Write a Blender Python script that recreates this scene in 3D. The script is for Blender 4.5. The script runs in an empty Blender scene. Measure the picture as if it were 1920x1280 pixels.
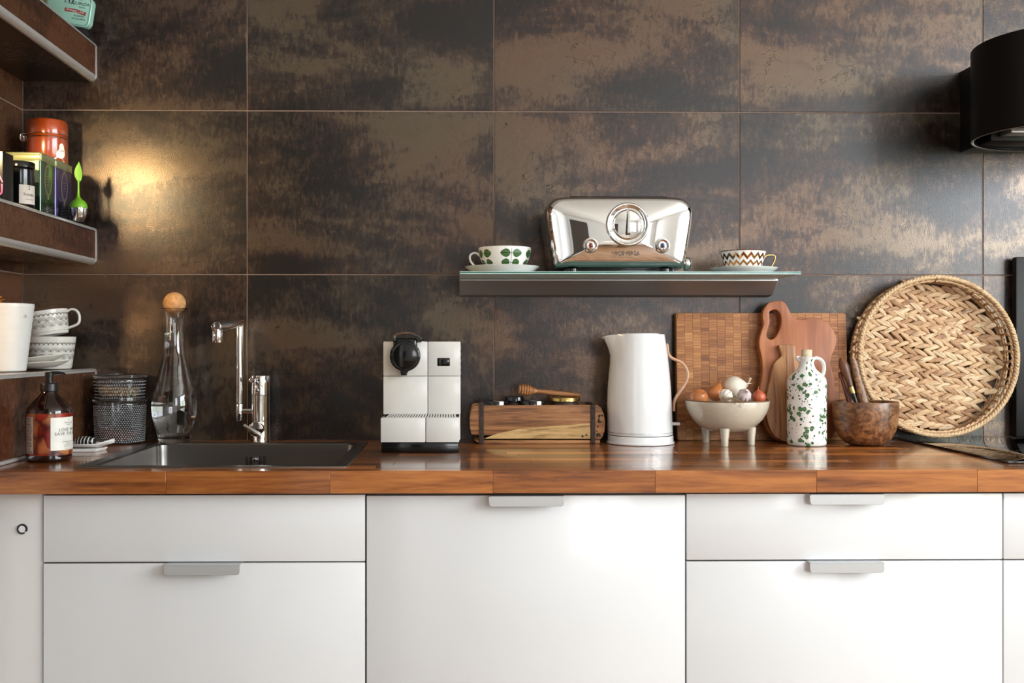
import bpy, bmesh, math, random
from mathutils import Vector, Matrix
random.seed(7)
sc = bpy.context.scene
COL = sc.collection
PI = math.pi
R = math.radians

# ---------------------------------------------------------------- camera
CX, CY, CZ = 0.5134, -2.546, 1.1361
YAW, PIT, FOC, PPX = 0.01568, 0.0013, 1950.2, 888.6
cd = bpy.data.cameras.new('camera')
cam = bpy.data.objects.new('camera', cd)
COL.objects.link(cam)
cam.location = (CX, CY, CZ)
cam.rotation_euler = (PI / 2 + PIT, 0, -YAW)
cd.sensor_width = 36
cd.lens = FOC / 1920 * 36
cd.shift_x = (960 - PPX) / 1920
cd.clip_start = 0.05
sc.camera = cam

# ---------------------------------------------------------------- world, lights, exposure
sc.view_settings.view_transform = 'Standard'
sc.view_settings.look = 'None'
sc.view_settings.gamma = 1
sc.view_settings.use_curve_mapping = False
sc.view_settings.exposure = 0.03
sc.cycles.use_denoising = True
sc.cycles.max_bounces = 12
sc.cycles.transmission_bounces = 10
sc.cycles.glossy_bounces = 6
sc.cycles.sample_clamp_indirect = 6
world = bpy.data.worlds.new('sky'); sc.world = world
world.use_nodes = True
world.node_tree.nodes['Background'].inputs[0].default_value = (0.75, 0.85, 1, 1)
world.node_tree.nodes['Background'].inputs[1].default_value = 1.5

def area(name, loc, rot, sx, sy, power, col):
    l = bpy.data.lights.new(name, 'AREA'); l.shape = 'RECTANGLE'
    l.size = sx; l.size_y = sy; l.energy = power; l.color = col
    o = bpy.data.objects.new(name, l); COL.objects.link(o)
    o.location = loc; o.rotation_euler = rot
    return o
def lamp(name, loc, power, col, rad, typ='POINT'):
    l = bpy.data.lights.new(name, typ); l.energy = power; l.color = col
    l.shadow_soft_size = rad
    o = bpy.data.objects.new(name, l); COL.objects.link(o); o.location = loc
    return o
WX = 3.1                      # right wall
RY = -5.2                     # rear wall
# daylight through the big side window: sky above, garden below
area('window_sky_daylight', (WX + 0.10, -2.15, 1.90), (0, PI / 2, 0), 0.80, 2.3, 102, (0.88, 0.93, 1.0))
area('window_garden_daylight', (WX + 0.10, -2.15, 1.17), (0, PI / 2, 0), 0.62, 2.3, 50, (0.90, 1.0, 0.84))
# daylight through the rear window behind the camera
area('rear_window_daylight', (2.3, RY - 0.10, 1.60), (PI / 2, 0, 0), 1.2, 1.3, 36, (0.97, 0.98, 1.0))
# warm lamps by the tiled shelves on the left
sl = lamp('shelf_spot_light', (-0.440, -0.57, 1.136 + 0.447), 12, (1.0, 0.74, 0.38), 0.018, 'SPOT')
sl.data.spot_size = R(84); sl.data.spot_blend = 0.25
sl.rotation_euler = Vector((0.385, 0.57, -0.146)).to_track_quat('-Z', 'Y').to_euler()
lamp('low_shelf_spot_light', (-0.498, -0.57, 1.136 + 0.040), 1.2, (1.0, 0.66, 0.30), 0.018)

# ---------------------------------------------------------------- helpers
def W(u, v, y):
    """point seen at pixel (u, v) of the 1920x1280 photo on the plane Y = y -> (x, z)"""
    a = (u - PPX) / FOC; b = -(v - 640) / FOC
    c, s = math.cos(PIT), math.sin(PIT)
    yy = c - s * b; zz = s + c * b
    c, s = math.cos(YAW), math.sin(YAW)
    dx = c * a + s * yy; dy = -s * a + c * yy
    t = (y - CY) / dy
    return CX + dx * t, CZ + zz * t
def X(u, y): return W(u, 640, y)[0]
def Z(v, y, u=900): return W(u, v, y)[1]

def lin(c):
    c = c / 255.0
    return c / 12.92 if c <= 0.04045 else ((c + 0.055) / 1.055) ** 2.4
def rgb(r, g, b): return (lin(r), lin(g), lin(b), 1)

def catmull(pts, n=6, closed=False):
    P = [Vector(p) for p in pts]; out = []; L = len(P)
    rng = range(L) if closed else range(L - 1)
    for i in rng:
        p0 = P[i - 1] if (closed or i > 0) else P[i]
        p1 = P[i]; p2 = P[(i + 1) % L]
        p3 = P[(i + 2) % L] if (closed or i + 2 < L) else p2
        for k in range(n):
            t = k / n
            out.append(0.5 * ((2 * p1) + (p2 - p0) * t + (2 * p0 - 5 * p1 + 4 * p2 - p3) * t * t + (3 * p1 - p0 - 3 * p2 + p3) * t ** 3))
    if not closed: out.append(P[-1])
    return out

class MB:
    def __init__(s): s.bm = bmesh.new()
    def faces(s, vs, fs):
        b = [s.bm.verts.new(v) for v in vs]
        for f in fs:
            try: s.bm.faces.new([b[i] for i in f])
            except ValueError: pass
        return b
    def box(s, x0, x1, y0, y1, z0, z1, bev=0, seg=2):
        x0, x1 = sorted((x0, x1)); y0, y1 = sorted((y0, y1)); z0, z1 = sorted((z0, z1))
        t = bmesh.new()
        bmesh.ops.create_cube(t, size=1)
        for v in t.verts:
            v.co = Vector(((x0 + x1) / 2 + v.co.x * (x1 - x0), (y0 + y1) / 2 + v.co.y * (y1 - y0), (z0 + z1) / 2 + v.co.z * (z1 - z0)))
        if bev:
            bmesh.ops.bevel(t, geom=t.edges[:], offset=bev, segments=seg, profile=0.5, affect='EDGES')
        return s.add(t)
    def add(s, t, M=None):
        if M is not None: bmesh.ops.transform(t, matrix=M, verts=t.verts[:])
        m = bpy.data.meshes.new('tmp'); t.to_mesh(m); t.free()
        s.bm.from_mesh(m); bpy.data.meshes.remove(m)
        return s
    def loft(s, rings, cap0=True, cap1=True, closed=True):
        """rings: lists of points, equal length; a ring of one point is a pole"""
        vr = []
        for r in rings: vr.append([s.bm.verts.new(p) for p in r])
        for a, b in zip(vr, vr[1:]):
            n = max(len(a), len(b)); m = n if closed else n - 1
            for i in range(m):
                j = (i + 1) % n
                if len(a) == 1: f = [a[0], b[j], b[i]]
                elif len(b) == 1: f = [a[i], a[j], b[0]]
                else: f = [a[i], a[j], b[j], b[i]]
                try: s.bm.faces.new(f)
                except ValueError: pass
        if cap0 and len(vr[0]) > 2: s.bm.faces.new(list(reversed(vr[0])))
        if cap1 and len(vr[-1]) > 2: s.bm.faces.new(vr[-1])
        return s
    def lathe(s, prof, seg=48, c=(0, 0, 0), M=None, mod=None, cap=False):
        t = MB(); rings = []
        for (r, z) in prof:
            if r < 1e-6: rings.append([Vector((0, 0, z))])
            else:
                ring = []
                for i in range(seg):
                    a = 2 * PI * i / seg
                    p = Vector((r * math.sin(a), -r * math.cos(a), z))
                    ring.append(mod(p, a) if mod else p)
                rings.append(ring)
        t.loft(rings, cap, cap)
        T = Matrix.Translation(Vector(c))
        if M is not None: T = T @ M
        return s.add(t.bm, T)
    def tube(s, pts, r, seg=10, closed=False, flat=None, caps=True):
        """flat=(a, b): elliptical section, a across in-plane, b along Y"""
        P = [Vector(p) for p in pts]; n = len(P); rings = []
        up = None
        for i, p in enumerate(P):
            if closed: t = P[(i + 1) % n] - P[i - 1]
            else: t = P[min(i + 1, n - 1)] - P[max(i - 1, 0)]
            t.normalize()
            if flat: u = Vector((0, 1, 0)); w = t.cross(u).normalized()
            else:
                if up is None: up = Vector((0, 1, 0)) if abs(t.y) < 0.9 else Vector((1, 0, 0))
                w = t.cross(up).normalized(); u = w.cross(t).normalized(); up = u
            rr = r[i] if isinstance(r, (list, tuple)) else r
            ra, rb = (flat[0], flat[1]) if flat else (rr, rr)
            rings.append([p + w * (ra * math.cos(2 * PI * k / seg)) + u * (rb * math.sin(2 * PI * k / seg)) for k in range(seg)])
        if closed: rings.append(rings[0])
        return s.loft(rings, caps and not closed, caps and not closed)
    def cyl(s, p0, p1, r, r2=None, seg=24, bev=0):
        p0 = Vector(p0); p1 = Vector(p1); L = (p1 - p0).length
        r2 = r if r2 is None else r2
        q = Vector((0, 0, 1)).rotation_difference((p1 - p0).normalized()).to_matrix().to_4x4()
        if bev: prof = [(0, 0), (r - bev, 0), (r - bev * .3, bev * .3), (r, bev), (r2, L - bev), (r2 - bev * .3, L - bev * .3), (r2 - bev, L), (0, L)]
        else: prof = [(0, 0), (r, 0), (r2, L), (0, L)]
        return s.lathe(prof, seg, p0, q)
    def sphere(s, c, r, sc_=(1, 1, 1), seg=24, M=None):
        t = bmesh.new(); bmesh.ops.create_uvsphere(t, u_segments=seg, v_segments=seg // 2, radius=r)
        T = Matrix.Translation(Vector(c))
        if M is not None: T = T @ M
        return s.add(t, T @ Matrix.Diagonal((*sc_, 1)))
    def prism(s, outline, y0, y1, holes=(), bev=0, seg=2):
        """outline of (x, z) points extruded from y0 (front) to y1"""
        t = bmesh.new(); es = []
        for lp in [outline] + list(holes):
            vs = [t.verts.new((p[0], y0, p[1])) for p in lp]
            es += [t.edges.new((vs[i], vs[(i + 1) % len(vs)])) for i in range(len(vs))]
        bmesh.ops.triangle_fill(t, use_beauty=True, edges=es)
        r = bmesh.ops.extrude_face_region(t, geom=t.faces[:])
        for e in r['geom']:
            if isinstance(e, bmesh.types.BMVert): e.co.y = y1
        bmesh.ops.recalc_face_normals(t, faces=t.faces[:])
        if bev:
            ed = [e for e in t.edges if len(e.link_faces) == 2 and e.calc_face_angle(0) > 1.0 and abs(e.verts[0].co.y - e.verts[1].co.y) < 1e-6]
            bmesh.ops.bevel(t, geom=ed, offset=bev, segments=seg, profile=0.5, affect='EDGES')
        return s.add(t)
    def xform(s, M):
        bmesh.ops.transform(s.bm, matrix=M, verts=s.bm.verts[:]); return s

def finish(name, mb, mat, angle=40, recalc=True, loc=None):
    bm = mb.bm
    if recalc: bmesh.ops.recalc_face_normals(bm, faces=bm.faces[:])
    if loc is not None: bmesh.ops.translate(bm, vec=-Vector(loc), verts=bm.verts[:])
    me = bpy.data.meshes.new(name); bm.to_mesh(me); bm.free()
    for m in (mat if isinstance(mat, (list, tuple)) else [mat]): me.materials.append(m)
    if angle:
        for p in me.polygons: p.use_smooth = True
        me.set_sharp_from_angle(angle=R(angle))
    return me

WORLD = {}          # world-space origin of each thing whose parts are modelled in world space
def put(name, me, parent=None, loc=(0, 0, 0), rot=None):
    o = bpy.data.objects.new(name, me); COL.objects.link(o)
    o.location = loc
    if rot: o.rotation_euler = rot
    if parent: o.parent = parent
    return o
def thing(name, label, cat, loc=(0, 0, 0), rot=(0, 0, 0), group=None):
    o = bpy.data.objects.new(name, None); COL.objects.link(o)
    o.empty_display_size = 0.02
    o.location = loc; o.rotation_euler = rot
    o['label'] = label; o['category'] = cat
    if group: o['group'] = group
    WORLD[o.name] = Vector(loc)
    return o
def part(name, mb, mat, parent, world=False, angle=40, label=None, kind=None, recalc=True):
    """local coordinates of the thing, or world coordinates (world=True)"""
    off = Vector((0, 0, 0))
    if world:
        r = parent
        while r.parent: r = r.parent
        off = WORLD[r.name]
    me = finish(name, mb, mat, angle, recalc, off if world else None)
    o = put(name, me, parent)
    if label: o['label'] = label
    if kind: o['kind'] = kind
    return o
def single(name, mb, mat, label, cat, loc=(0, 0, 0), rot=None, world=False, angle=40, group=None, kind=None):
    me = finish(name, mb, mat, angle, True, loc if world else None)
    o = put(name, me, None, loc, rot)
    if label: o['label'] = label
    if cat: o['category'] = cat
    if group: o['group'] = group
    if kind: o['kind'] = kind
    WORLD[o.name] = Vector(loc)
    return o
def struct(name, mb, mat, angle=30, recalc=True):
    o = put(name, finish(name, mb, mat, angle, recalc)); o['kind'] = 'structure'; WORLD[o.name] = Vector((0, 0, 0)); return o

# text as flat polygons -> (verts2d, faces), centred on x, baseline 0, cap height = size
_tc = {}
def text_geo(s, size, spacing=1.0, align='CENTER'):
    c = bpy.data.curves.new('t', 'FONT'); c.body = s; c.align_x = align; c.space_character = spacing; c.resolution_u = 3
    o = bpy.data.objects.new('t', c); COL.objects.link(o)
    me = bpy.data.meshes.new_from_object(o.evaluated_get(bpy.context.evaluated_depsgraph_get()))
    vs = [(v.co.x, v.co.y) for v in me.vertices]; fs = [tuple(p.vertices) for p in me.polygons]
    bpy.data.objects.remove(o); bpy.data.curves.remove(c); bpy.data.meshes.remove(me)
    k = size / 0.7
    return [(x * k, y * k) for x, y in vs], fs
def add_text(mb, s, size, fn, spacing=1.0, cx=0, cy=0, align='CENTER'):
    vs, fs = text_geo(s, size, spacing, align)
    mb.faces([fn(x + cx, y + cy) for x, y in vs], fs)

def cylmap(rfn, th0=0.0, Rr=None, off=0.0004):
    """(s, z) -> point on a surface of revolution; th0 = 0 faces -Y, positive to +X"""
    def f(s_, z):
        r = rfn(z); th = th0 + s_ / (Rr or r); r += off
        return Vector((r * math.sin(th), -r * math.cos(th), z))
    return f
def interp(prof):
    pr = sorted((z, r) for r, z in prof)
    def f(z):
        if z <= pr[0][0]: return pr[0][1]
        for (z0, r0), (z1, r1) in zip(pr, pr[1:]):
            if z <= z1: return r0 + (r1 - r0) * (z - z0) / max(z1 - z0, 1e-9)
        return pr[-1][1]
    return f
def blob(mb, fn, pts, cx, cy):
    """filled star-shaped decal: centre + mid ring + outer ring"""
    n = len(pts)
    vs = [fn(cx, cy)] + [fn(cx + (x - cx) * .5, cy + (y - cy) * .5) for x, y in pts] + [fn(x, y) for x, y in pts]
    fs = []
    for i in range(n):
        j = (i + 1) % n
        fs.append((0, 1 + i, 1 + j)); fs.append((1 + i, 1 + n + i, 1 + n + j, 1 + j))
    mb.faces(vs, fs)
def strip(mb, fn, pts, w, n=1):
    """polyline band of width w on the mapped surface"""
    vs = []; fs = []
    for i, p in enumerate(pts):
        a = pts[max(i - 1, 0)]; b = pts[min(i + 1, len(pts) - 1)]
        d = Vector((b[0] - a[0], b[1] - a[1])); d.normalize()
        nx, ny = -d.y * w / 2, d.x * w / 2
        vs += [fn(p[0] + nx, p[1] + ny), fn(p[0] - nx, p[1] - ny)]
        if i: fs.append((2 * i - 2, 2 * i - 1, 2 * i + 1, 2 * i))
    mb.faces(vs, fs)

# ---------------------------------------------------------------- materials
def newmat(name):
    m = bpy.data.materials.new(name); m.use_nodes = True
    nt = m.node_tree; return m, nt, nt.nodes['Principled BSDF']
def N(nt, typ, **kw):
    n = nt.nodes.new(typ)
    for k, v in kw.items():
        if k.startswith('i_'):
            key = k[2:]
            key = int(key) if key.isdigit() else key.replace('_', ' ')
            n.inputs[key].default_value = v
        else: setattr(n, k, v)
    return n
def ramp(nt, stops, fac):
    n = nt.nodes.new('ShaderNodeValToRGB'); e = n.color_ramp.elements
    while len(e) < len(stops): e.new(0.5)
    for el, (p, c) in zip(e, stops): el.position = p; el.color = c
    nt.links.new(fac, n.inputs[0]); return n
def bump(nt, b, h, strength=0.2, dist=0.001):
    n = N(nt, 'ShaderNodeBump'); n.inputs['Strength'].default_value = strength; n.inputs['Distance'].default_value = dist
    nt.links.new(h, n.inputs['Height']); nt.links.new(n.outputs[0], b.inputs['Normal']); return n
def coords(nt, scale=(1, 1, 1), rand=False, src='Object', rot=(0, 0, 0)):
    tc = N(nt, 'ShaderNodeTexCoord'); mp = N(nt, 'ShaderNodeMapping'); mp.inputs['Scale'].default_value = scale; mp.inputs['Rotation'].default_value = rot
    nt.links.new(tc.outputs[src], mp.inputs[0])
    if rand:
        oi = N(nt, 'ShaderNodeObjectInfo'); mu = N(nt, 'ShaderNodeMath', operation='MULTIPLY'); mu.inputs[1].default_value = 37.0
        nt.links.new(oi.outputs['Random'], mu.inputs[0]); nt.links.new(mu.outputs[0], mp.inputs['Location'])
    return mp.outputs[0]
def plain(name, col, rough=0.5, metal=0.0, spec=0.5, coat=0.0, var=0.06, scale=30, bmp=0.0, **kw):
    """principled with a faint noise variation in colour and roughness"""
    m, nt, b = newmat(name)
    co = coords(nt)
    no = N(nt, 'ShaderNodeTexNoise'); no.inputs['Scale'].default_value = scale; no.inputs['Detail'].default_value = 4
    nt.links.new(co, no.inputs[0])
    c0 = tuple(min(1, c * (1 - var)) for c in col[:3]) + (1,); c1 = tuple(min(1, c * (1 + var)) for c in col[:3]) + (1,)
    rp = ramp(nt, [(0.3, c0), (0.7, c1)], no.outputs['Fac'])
    nt.links.new(rp.outputs[0], b.inputs['Base Color'])
    b.inputs['Roughness'].default_value = rough; b.inputs['Metallic'].default_value = metal
    b.inputs['Specular IOR Level'].default_value = spec; b.inputs['Coat Weight'].default_value = coat
    b.inputs['Coat Roughness'].default_value = 0.06
    for k, v in kw.items(): b.inputs[k.replace('_', ' ')].default_value = v
    if bmp: bump(nt, b, no.outputs['Fac'], bmp, 0.001)
    return m
def glass(name, col=(1, 1, 1, 1), rough=0.0, ior=1.5):
    m, nt, b = newmat(name)
    b.inputs['Base Color'].default_value = col; b.inputs['Roughness'].default_value = rough
    b.inputs['Transmission Weight'].default_value = 1; b.inputs['IOR'].default_value = ior
    return m
def tile_mat(name, axis='x', lightc=rgb(98, 82, 69), midc=rgb(54, 40, 35), darkc=rgb(20, 14, 12)):
    m, nt, b = newmat(name)
    L = nt.links
    s1 = (1.5, 1.5, 4.2); s2 = (38, 38, 22)
    c1 = coords(nt, s1, True); c2 = coords(nt, (120, 120, 48), True); c3 = coords(nt, (6, 6, 6), True); c4 = coords(nt, (1, 1, 1), True)
    big = N(nt, 'ShaderNodeTexNoise'); big.inputs['Scale'].default_value = 1.5; big.inputs['Detail'].default_value = 9; big.inputs['Roughness'].default_value = 0.62; big.inputs['Distortion'].default_value = 0.4
    L.new(c1, big.inputs[0])
    fine = N(nt, 'ShaderNodeTexNoise'); fine.inputs['Scale'].default_value = 1.0; fine.inputs['Detail'].default_value = 8; fine.inputs['Roughness'].default_value = 0.78
    L.new(c2, fine.inputs[0])
    med = N(nt, 'ShaderNodeTexNoise'); med.inputs['Scale'].default_value = 1.3; med.inputs['Detail'].default_value = 6; med.inputs['Roughness'].default_value = 0.7
    L.new(c3, med.inputs[0])
    # big + 0.35*(fine-.5) + .4*(med-.5)
    a1 = N(nt, 'ShaderNodeMath', operation='MULTIPLY_ADD'); a1.inputs[1].default_value = 0.62; L.new(fine.outputs['Fac'], a1.inputs[0]); L.new(big.outputs['Fac'], a1.inputs[2])
    a2 = N(nt, 'ShaderNodeMath', operation='MULTIPLY_ADD'); a2.inputs[1].default_value = 0.40; L.new(med.outputs['Fac'], a2.inputs[0]); L.new(a1.outputs[0], a2.inputs[2])
    a3 = N(nt, 'ShaderNodeMath', operation='SUBTRACT'); a3.inputs[1].default_value = 0.51; L.new(a2.outputs[0], a3.inputs[0])
    rp = ramp(nt, [(0.40, darkc), (0.475, midc), (0.53, tuple(0.6 * midc[i] + 0.4 * lightc[i] for i in range(3)) + (1,)), (0.60, lightc)], a3.outputs[0])
    # hairline cracks and pits
    vo = N(nt, 'ShaderNodeTexVoronoi', feature='DISTANCE_TO_EDGE'); vo.inputs['Scale'].default_value = 22
    wn = N(nt, 'ShaderNodeTexNoise'); wn.inputs['Scale'].default_value = 14; wn.inputs['Detail'].default_value = 4; L.new(c4, wn.inputs[0])
    mx = N(nt, 'ShaderNodeVectorMath', operation='MULTIPLY_ADD'); mx.inputs[1].default_value = (0.16, 0.16, 0.16); L.new(wn.outputs['Color'], mx.inputs[0]); L.new(c4, mx.inputs[2])
    L.new(mx.outputs[0], vo.inputs['Vector'])
    cr = ramp(nt, [(0.0, (1, 1, 1, 1)), (0.02, (0, 0, 0, 1))], vo.outputs['Distance'])
    gate = ramp(nt, [(0.54, (0, 0, 0, 1)), (0.64, (1, 1, 1, 1))], med.outputs['Fac'])
    mm = N(nt, 'ShaderNodeMath', operation='MULTIPLY'); L.new(cr.outputs[0], mm.inputs[0]); L.new(gate.outputs[0], mm.inputs[1])
    mix = N(nt, 'ShaderNodeMix', data_type='RGBA'); L.new(mm.outputs[0], mix.inputs[0]); L.new(rp.outputs[0], mix.inputs[6]); mix.inputs[7].default_value = darkc
    # slight warm/green tint drift
    tn = N(nt, 'ShaderNodeTexNoise'); tn.inputs['Scale'].default_value = 2.2; L.new(c4, tn.inputs[0])
    tr = ramp(nt, [(0.38, (1.10, 0.96, 0.88, 1)), (0.6, (0.94, 1.04, 1.0, 1))], tn.outputs['Fac'])
    mul = N(nt, 'ShaderNodeMix', data_type='RGBA', blend_type='MULTIPLY'); mul.inputs[0].default_value = 1; L.new(mix.outputs[2], mul.inputs[6]); L.new(tr.outputs[0], mul.inputs[7])
    L.new(mul.outputs[2], b.inputs['Base Color'])
    mt = N(nt, 'ShaderNodeMapRange'); mt.inputs[1].default_value = 0.4; mt.inputs[2].default_value = 0.65; mt.inputs[3].default_value = 0.25; mt.inputs[4].default_value = 0.6
    L.new(a3.outputs[0], mt.inputs[0]); L.new(mt.outputs[0], b.inputs['Metallic'])
    rg = N(nt, 'ShaderNodeMapRange'); rg.inputs[1].default_value = 0.4; rg.inputs[2].default_value = 0.65; rg.inputs[3].default_value = 0.30; rg.inputs[4].default_value = 0.25
    L.new(a3.outputs[0], rg.inputs[0]); L.new(rg.outputs[0], b.inputs['Roughness'])
    b.inputs['Specular IOR Level'].default_value = 0.8
    gr = N(nt, 'ShaderNodeTexNoise'); gr.inputs['Scale'].default_value = 420; gr.inputs['Detail'].default_value = 2; L.new(c4, gr.inputs[0])
    bump(nt, b, gr.outputs['Fac'], 0.25, 0.0012)
    return m
def wood_mat(name, cols, axis='x', rough=0.35, coat=0.0, scale=1.0, rand=True, wavy=3.0, per_obj=None, coat_rough=0.08, bmp=0.08):
    """cols: dark, mid, light. Grain runs along axis"""
    m, nt, b = newmat(name); L = nt.links
    st = {'x': (1.6, 22, 22), 'z': (22, 22, 1.6), 'y': (22, 1.6, 22)}[axis]
    co = coords(nt, tuple(s * scale for s in st), rand)
    n1 = N(nt, 'ShaderNodeTexNoise'); n1.inputs['Scale'].default_value = 1.4; n1.inputs['Detail'].default_value = 6; n1.inputs['Roughness'].default_value = 0.65; n1.inputs['Distortion'].default_value = wavy * 0.35
    L.new(co, n1.inputs[0])
    n2 = N(nt, 'ShaderNodeTexNoise'); n2.inputs['Scale'].default_value = 9; n2.inputs['Detail'].default_value = 4
    L.new(co, n2.inputs[0])
    a = N(nt, 'ShaderNodeMath', operation='MULTIPLY_ADD'); a.inputs[1].default_value = 0.35; L.new(n2.outputs['Fac'], a.inputs[0]); L.new(n1.outputs['Fac'], a.inputs[2])
    rp = ramp(nt, [(0.48, cols[0]), (0.62, cols[1]), (0.82, cols[2])], a.outputs[0])
    out = rp.outputs[0]
    if per_obj:
        oi = N(nt, 'ShaderNodeObjectInfo')
        pr = ramp(nt, per_obj, oi.outputs['Random']); pr.color_ramp.interpolation = 'LINEAR'
        mu = N(nt, 'ShaderNodeMix', data_type='RGBA', blend_type='MULTIPLY'); mu.inputs[0].default_value = 1
        L.new(out, mu.inputs[6]); L.new(pr.outputs[0], mu.inputs[7]); out = mu.outputs[2]
    L.new(out, b.inputs['Base Color'])
    b.inputs['Roughness'].default_value = rough; b.inputs['Coat Weight'].default_value = coat; b.inputs['Coat Roughness'].default_value = coat_rough
    if bmp: bump(nt, b, a.outputs[0], bmp, 0.001)
    return m
def brushed(name, col, rough=0.28, axis='x', metal=1.0):
    m, nt, b = newmat(name); L = nt.links
    co = coords(nt, {'x': (3, 260, 260), 'z': (260, 260, 3), 'y': (260, 3, 260)}[axis])
    n1 = N(nt, 'ShaderNodeTexNoise'); n1.inputs['Scale'].default_value = 1; n1.inputs['Detail'].default_value = 3; L.new(co, n1.inputs[0])
    mr = N(nt, 'ShaderNodeMapRange'); mr.inputs[3].default_value = rough * 0.8; mr.inputs[4].default_value = rough * 1.25; L.new(n1.outputs['Fac'], mr.inputs[0]); L.new(mr.outputs[0], b.inputs['Roughness'])
    b.inputs['Base Color'].default_value = col; b.inputs['Metallic'].default_value = metal
    bump(nt, b, n1.outputs['Fac'], 0.02, 0.0002)
    return m
M = {}
M['tile'] = tile_mat('dark glazed metallic tile')
M['side_tile'] = tile_mat('brown glazed tile', lightc=rgb(124, 80, 54), midc=rgb(92, 54, 35), darkc=rgb(56, 32, 22))
M['grout'] = plain('grout', rgb(132, 110, 99), 0.8, bmp=0.2, scale=300)
M['white_wall'] = plain('white painted wall', rgb(226, 224, 220), 0.9, var=0.02)
M['ceiling'] = plain('white ceiling', rgb(235, 232, 226), 0.9, var=0.02)
M['floor'] = wood_mat('oak floor', (rgb(110, 76, 50), rgb(140, 100, 68), rgb(165, 124, 88)), 'y', 0.4)
M['gloss_white'] = plain('white lacquered front', rgb(228, 228, 230), 0.22, var=0.008, scale=2, coat=0.3)
M['panel_white'] = plain('white filler panel', rgb(222, 219, 217), 0.16, var=0.01, coat=0.4)
M['carcass'] = plain('grey carcass', rgb(120, 116, 112), 0.6)  # grey puts the shadow of the narrow front gaps into the colour
M['alu'] = brushed('brushed aluminium', rgb(205, 207, 209), 0.34)
M['handle_alu'] = brushed('satin aluminium handle', rgb(200, 201, 203), 0.42, 'x', 0.45)
M['trim'] = plain('pale metal edge profile', rgb(206, 202, 198), 0.32, 0.55, bmp=0.05, scale=200)
M['steel'] = plain('satin steel', rgb(138, 134, 131), 0.30, 1.0, var=0.03, scale=12)
M['chrome'] = plain('chrome', rgb(232, 230, 228), 0.035, 1.0, var=0.01)
M['dark_slot'] = plain('black void', rgb(8, 8, 8), 0.8)
M['black_gloss'] = plain('black gloss plastic', rgb(12, 12, 13), 0.12)
M['black_matt'] = plain('black satin', rgb(17, 15, 15), 0.38)
M['hood'] = plain('black lacquered hood', rgb(9, 7, 7), 0.4, spec=0.25)
M['silver'] = plain('silver strip', rgb(200, 200, 198), 0.25, 0.9)
M['hob'] = plain('black ceramic glass', rgb(6, 6, 7), 0.03, spec=0.7)
M['machine'] = plain('pearl white plastic', rgb(216, 213, 208), 0.25, var=0.02, coat=0.2)
M['kettle'] = plain('glossy white enamel', rgb(232, 232, 233), 0.12, var=0.005, coat=0.4)
M['porcelain'] = plain('white porcelain', rgb(236, 234, 230), 0.12, var=0.01)
M['cream'] = plain('speckled cream glaze', rgb(200, 190, 172), 0.2, var=0.09, scale=320, coat=0.5)
M['brown_rim'] = plain('brown unglazed rim', rgb(120, 84, 58), 0.5)
M['pot'] = plain('white ribbed ceramic', rgb(222, 220, 216), 0.35, var=0.03, bmp=0.1)
M['green'] = plain('dark green print', rgb(44, 82, 42), 0.3, var=0.3, scale=400)
M['green_light'] = plain('leaf hatch print', rgb(120, 165, 96), 0.3)
M['ink'] = plain('dark ink', rgb(30, 28, 34), 0.5)
M['gold'] = plain('gold lustre', rgb(205, 150, 88), 0.1, 1.0)
M['brass'] = plain('brass', rgb(190, 158, 92), 0.25, 1.0, bmp=0.05)
M['cork'] = plain('cork', rgb(190, 140, 92), 0.8, var=0.28, scale=110, bmp=0.3)
M['pale_cork'] = plain('pale cork', rgb(214, 198, 166), 0.8, var=0.15, scale=150, bmp=0.2)
M['glass'] = glass('clear glass')
M['shelf_glass'] = glass('greenish shelf glass', rgb(215, 238, 232), 0.05)
M['rail'] = brushed('dull aluminium rail', rgb(150, 144, 142), 0.42, 'x', 0.7)
M['frosted'] = plain('frosted underside with painted reflection', rgb(186, 202, 200), 0.35, var=0.03)  # pale grey paints the reflection seen under the glass
M['glass_edge'] = plain('polished glass edge', rgb(70, 140, 125), 0.1, coat=0.5, **{'Transmission_Weight': 0.4})
M['water'] = glass('water', (1, 1, 1, 1), 0.0, 1.33)
CTC = (rgb(84, 44, 18), rgb(142, 80, 34), rgb(180, 112, 54))
M['stave'] = wood_mat('oiled walnut stave', CTC, 'x', 0.30, 0.85, rand=True, coat_rough=0.10,
    per_obj=[(0.0, (0.40, 0.36, 0.34, 1)), (0.35, (0.66, 0.61, 0.57, 1)), (0.62, (0.95, 0.95, 0.9, 1)), (0.78, (1.35, 1.35, 1.2, 1)), (1.0, (2.5, 2.5, 2.2, 1))])
M['stave_front'] = wood_mat('oiled walnut edge stave', CTC, 'x', 0.32, 0.6, rand=True, coat_rough=0.12,
    per_obj=[(0.0, (0.86, 0.83, 0.80, 1)), (1.0, (1.14, 1.14, 1.1, 1))])
M['bamboo'] = None
M['teak'] = wood_mat('reddish wood', (rgb(116, 62, 32), rgb(160, 92, 52), rgb(188, 120, 76)), 'z', 0.5, rand=False, scale=0.35, wavy=2)
M['olive'] = wood_mat('figured olive wood', (rgb(78, 46, 26), rgb(150, 98, 60), rgb(190, 140, 92)), 'z', 0.5, rand=False, scale=0.9, wavy=8)
M['acacia'] = wood_mat('dark figured acacia', (rgb(48, 28, 16), rgb(104, 66, 40), rgb(158, 110, 70)), 'y', 0.4, rand=False, scale=0.75, wavy=9, coat=0.2)
M['handle_wood'] = wood_mat('dark handle wood', (rgb(58, 32, 20), rgb(92, 54, 34), rgb(120, 76, 48)), 'z', 0.4, rand=False)
M['red_wood'] = wood_mat('red brown wood', (rgb(70, 28, 20), rgb(100, 42, 30), rgb(124, 60, 42)), 'z', 0.35, rand=False)
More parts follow.
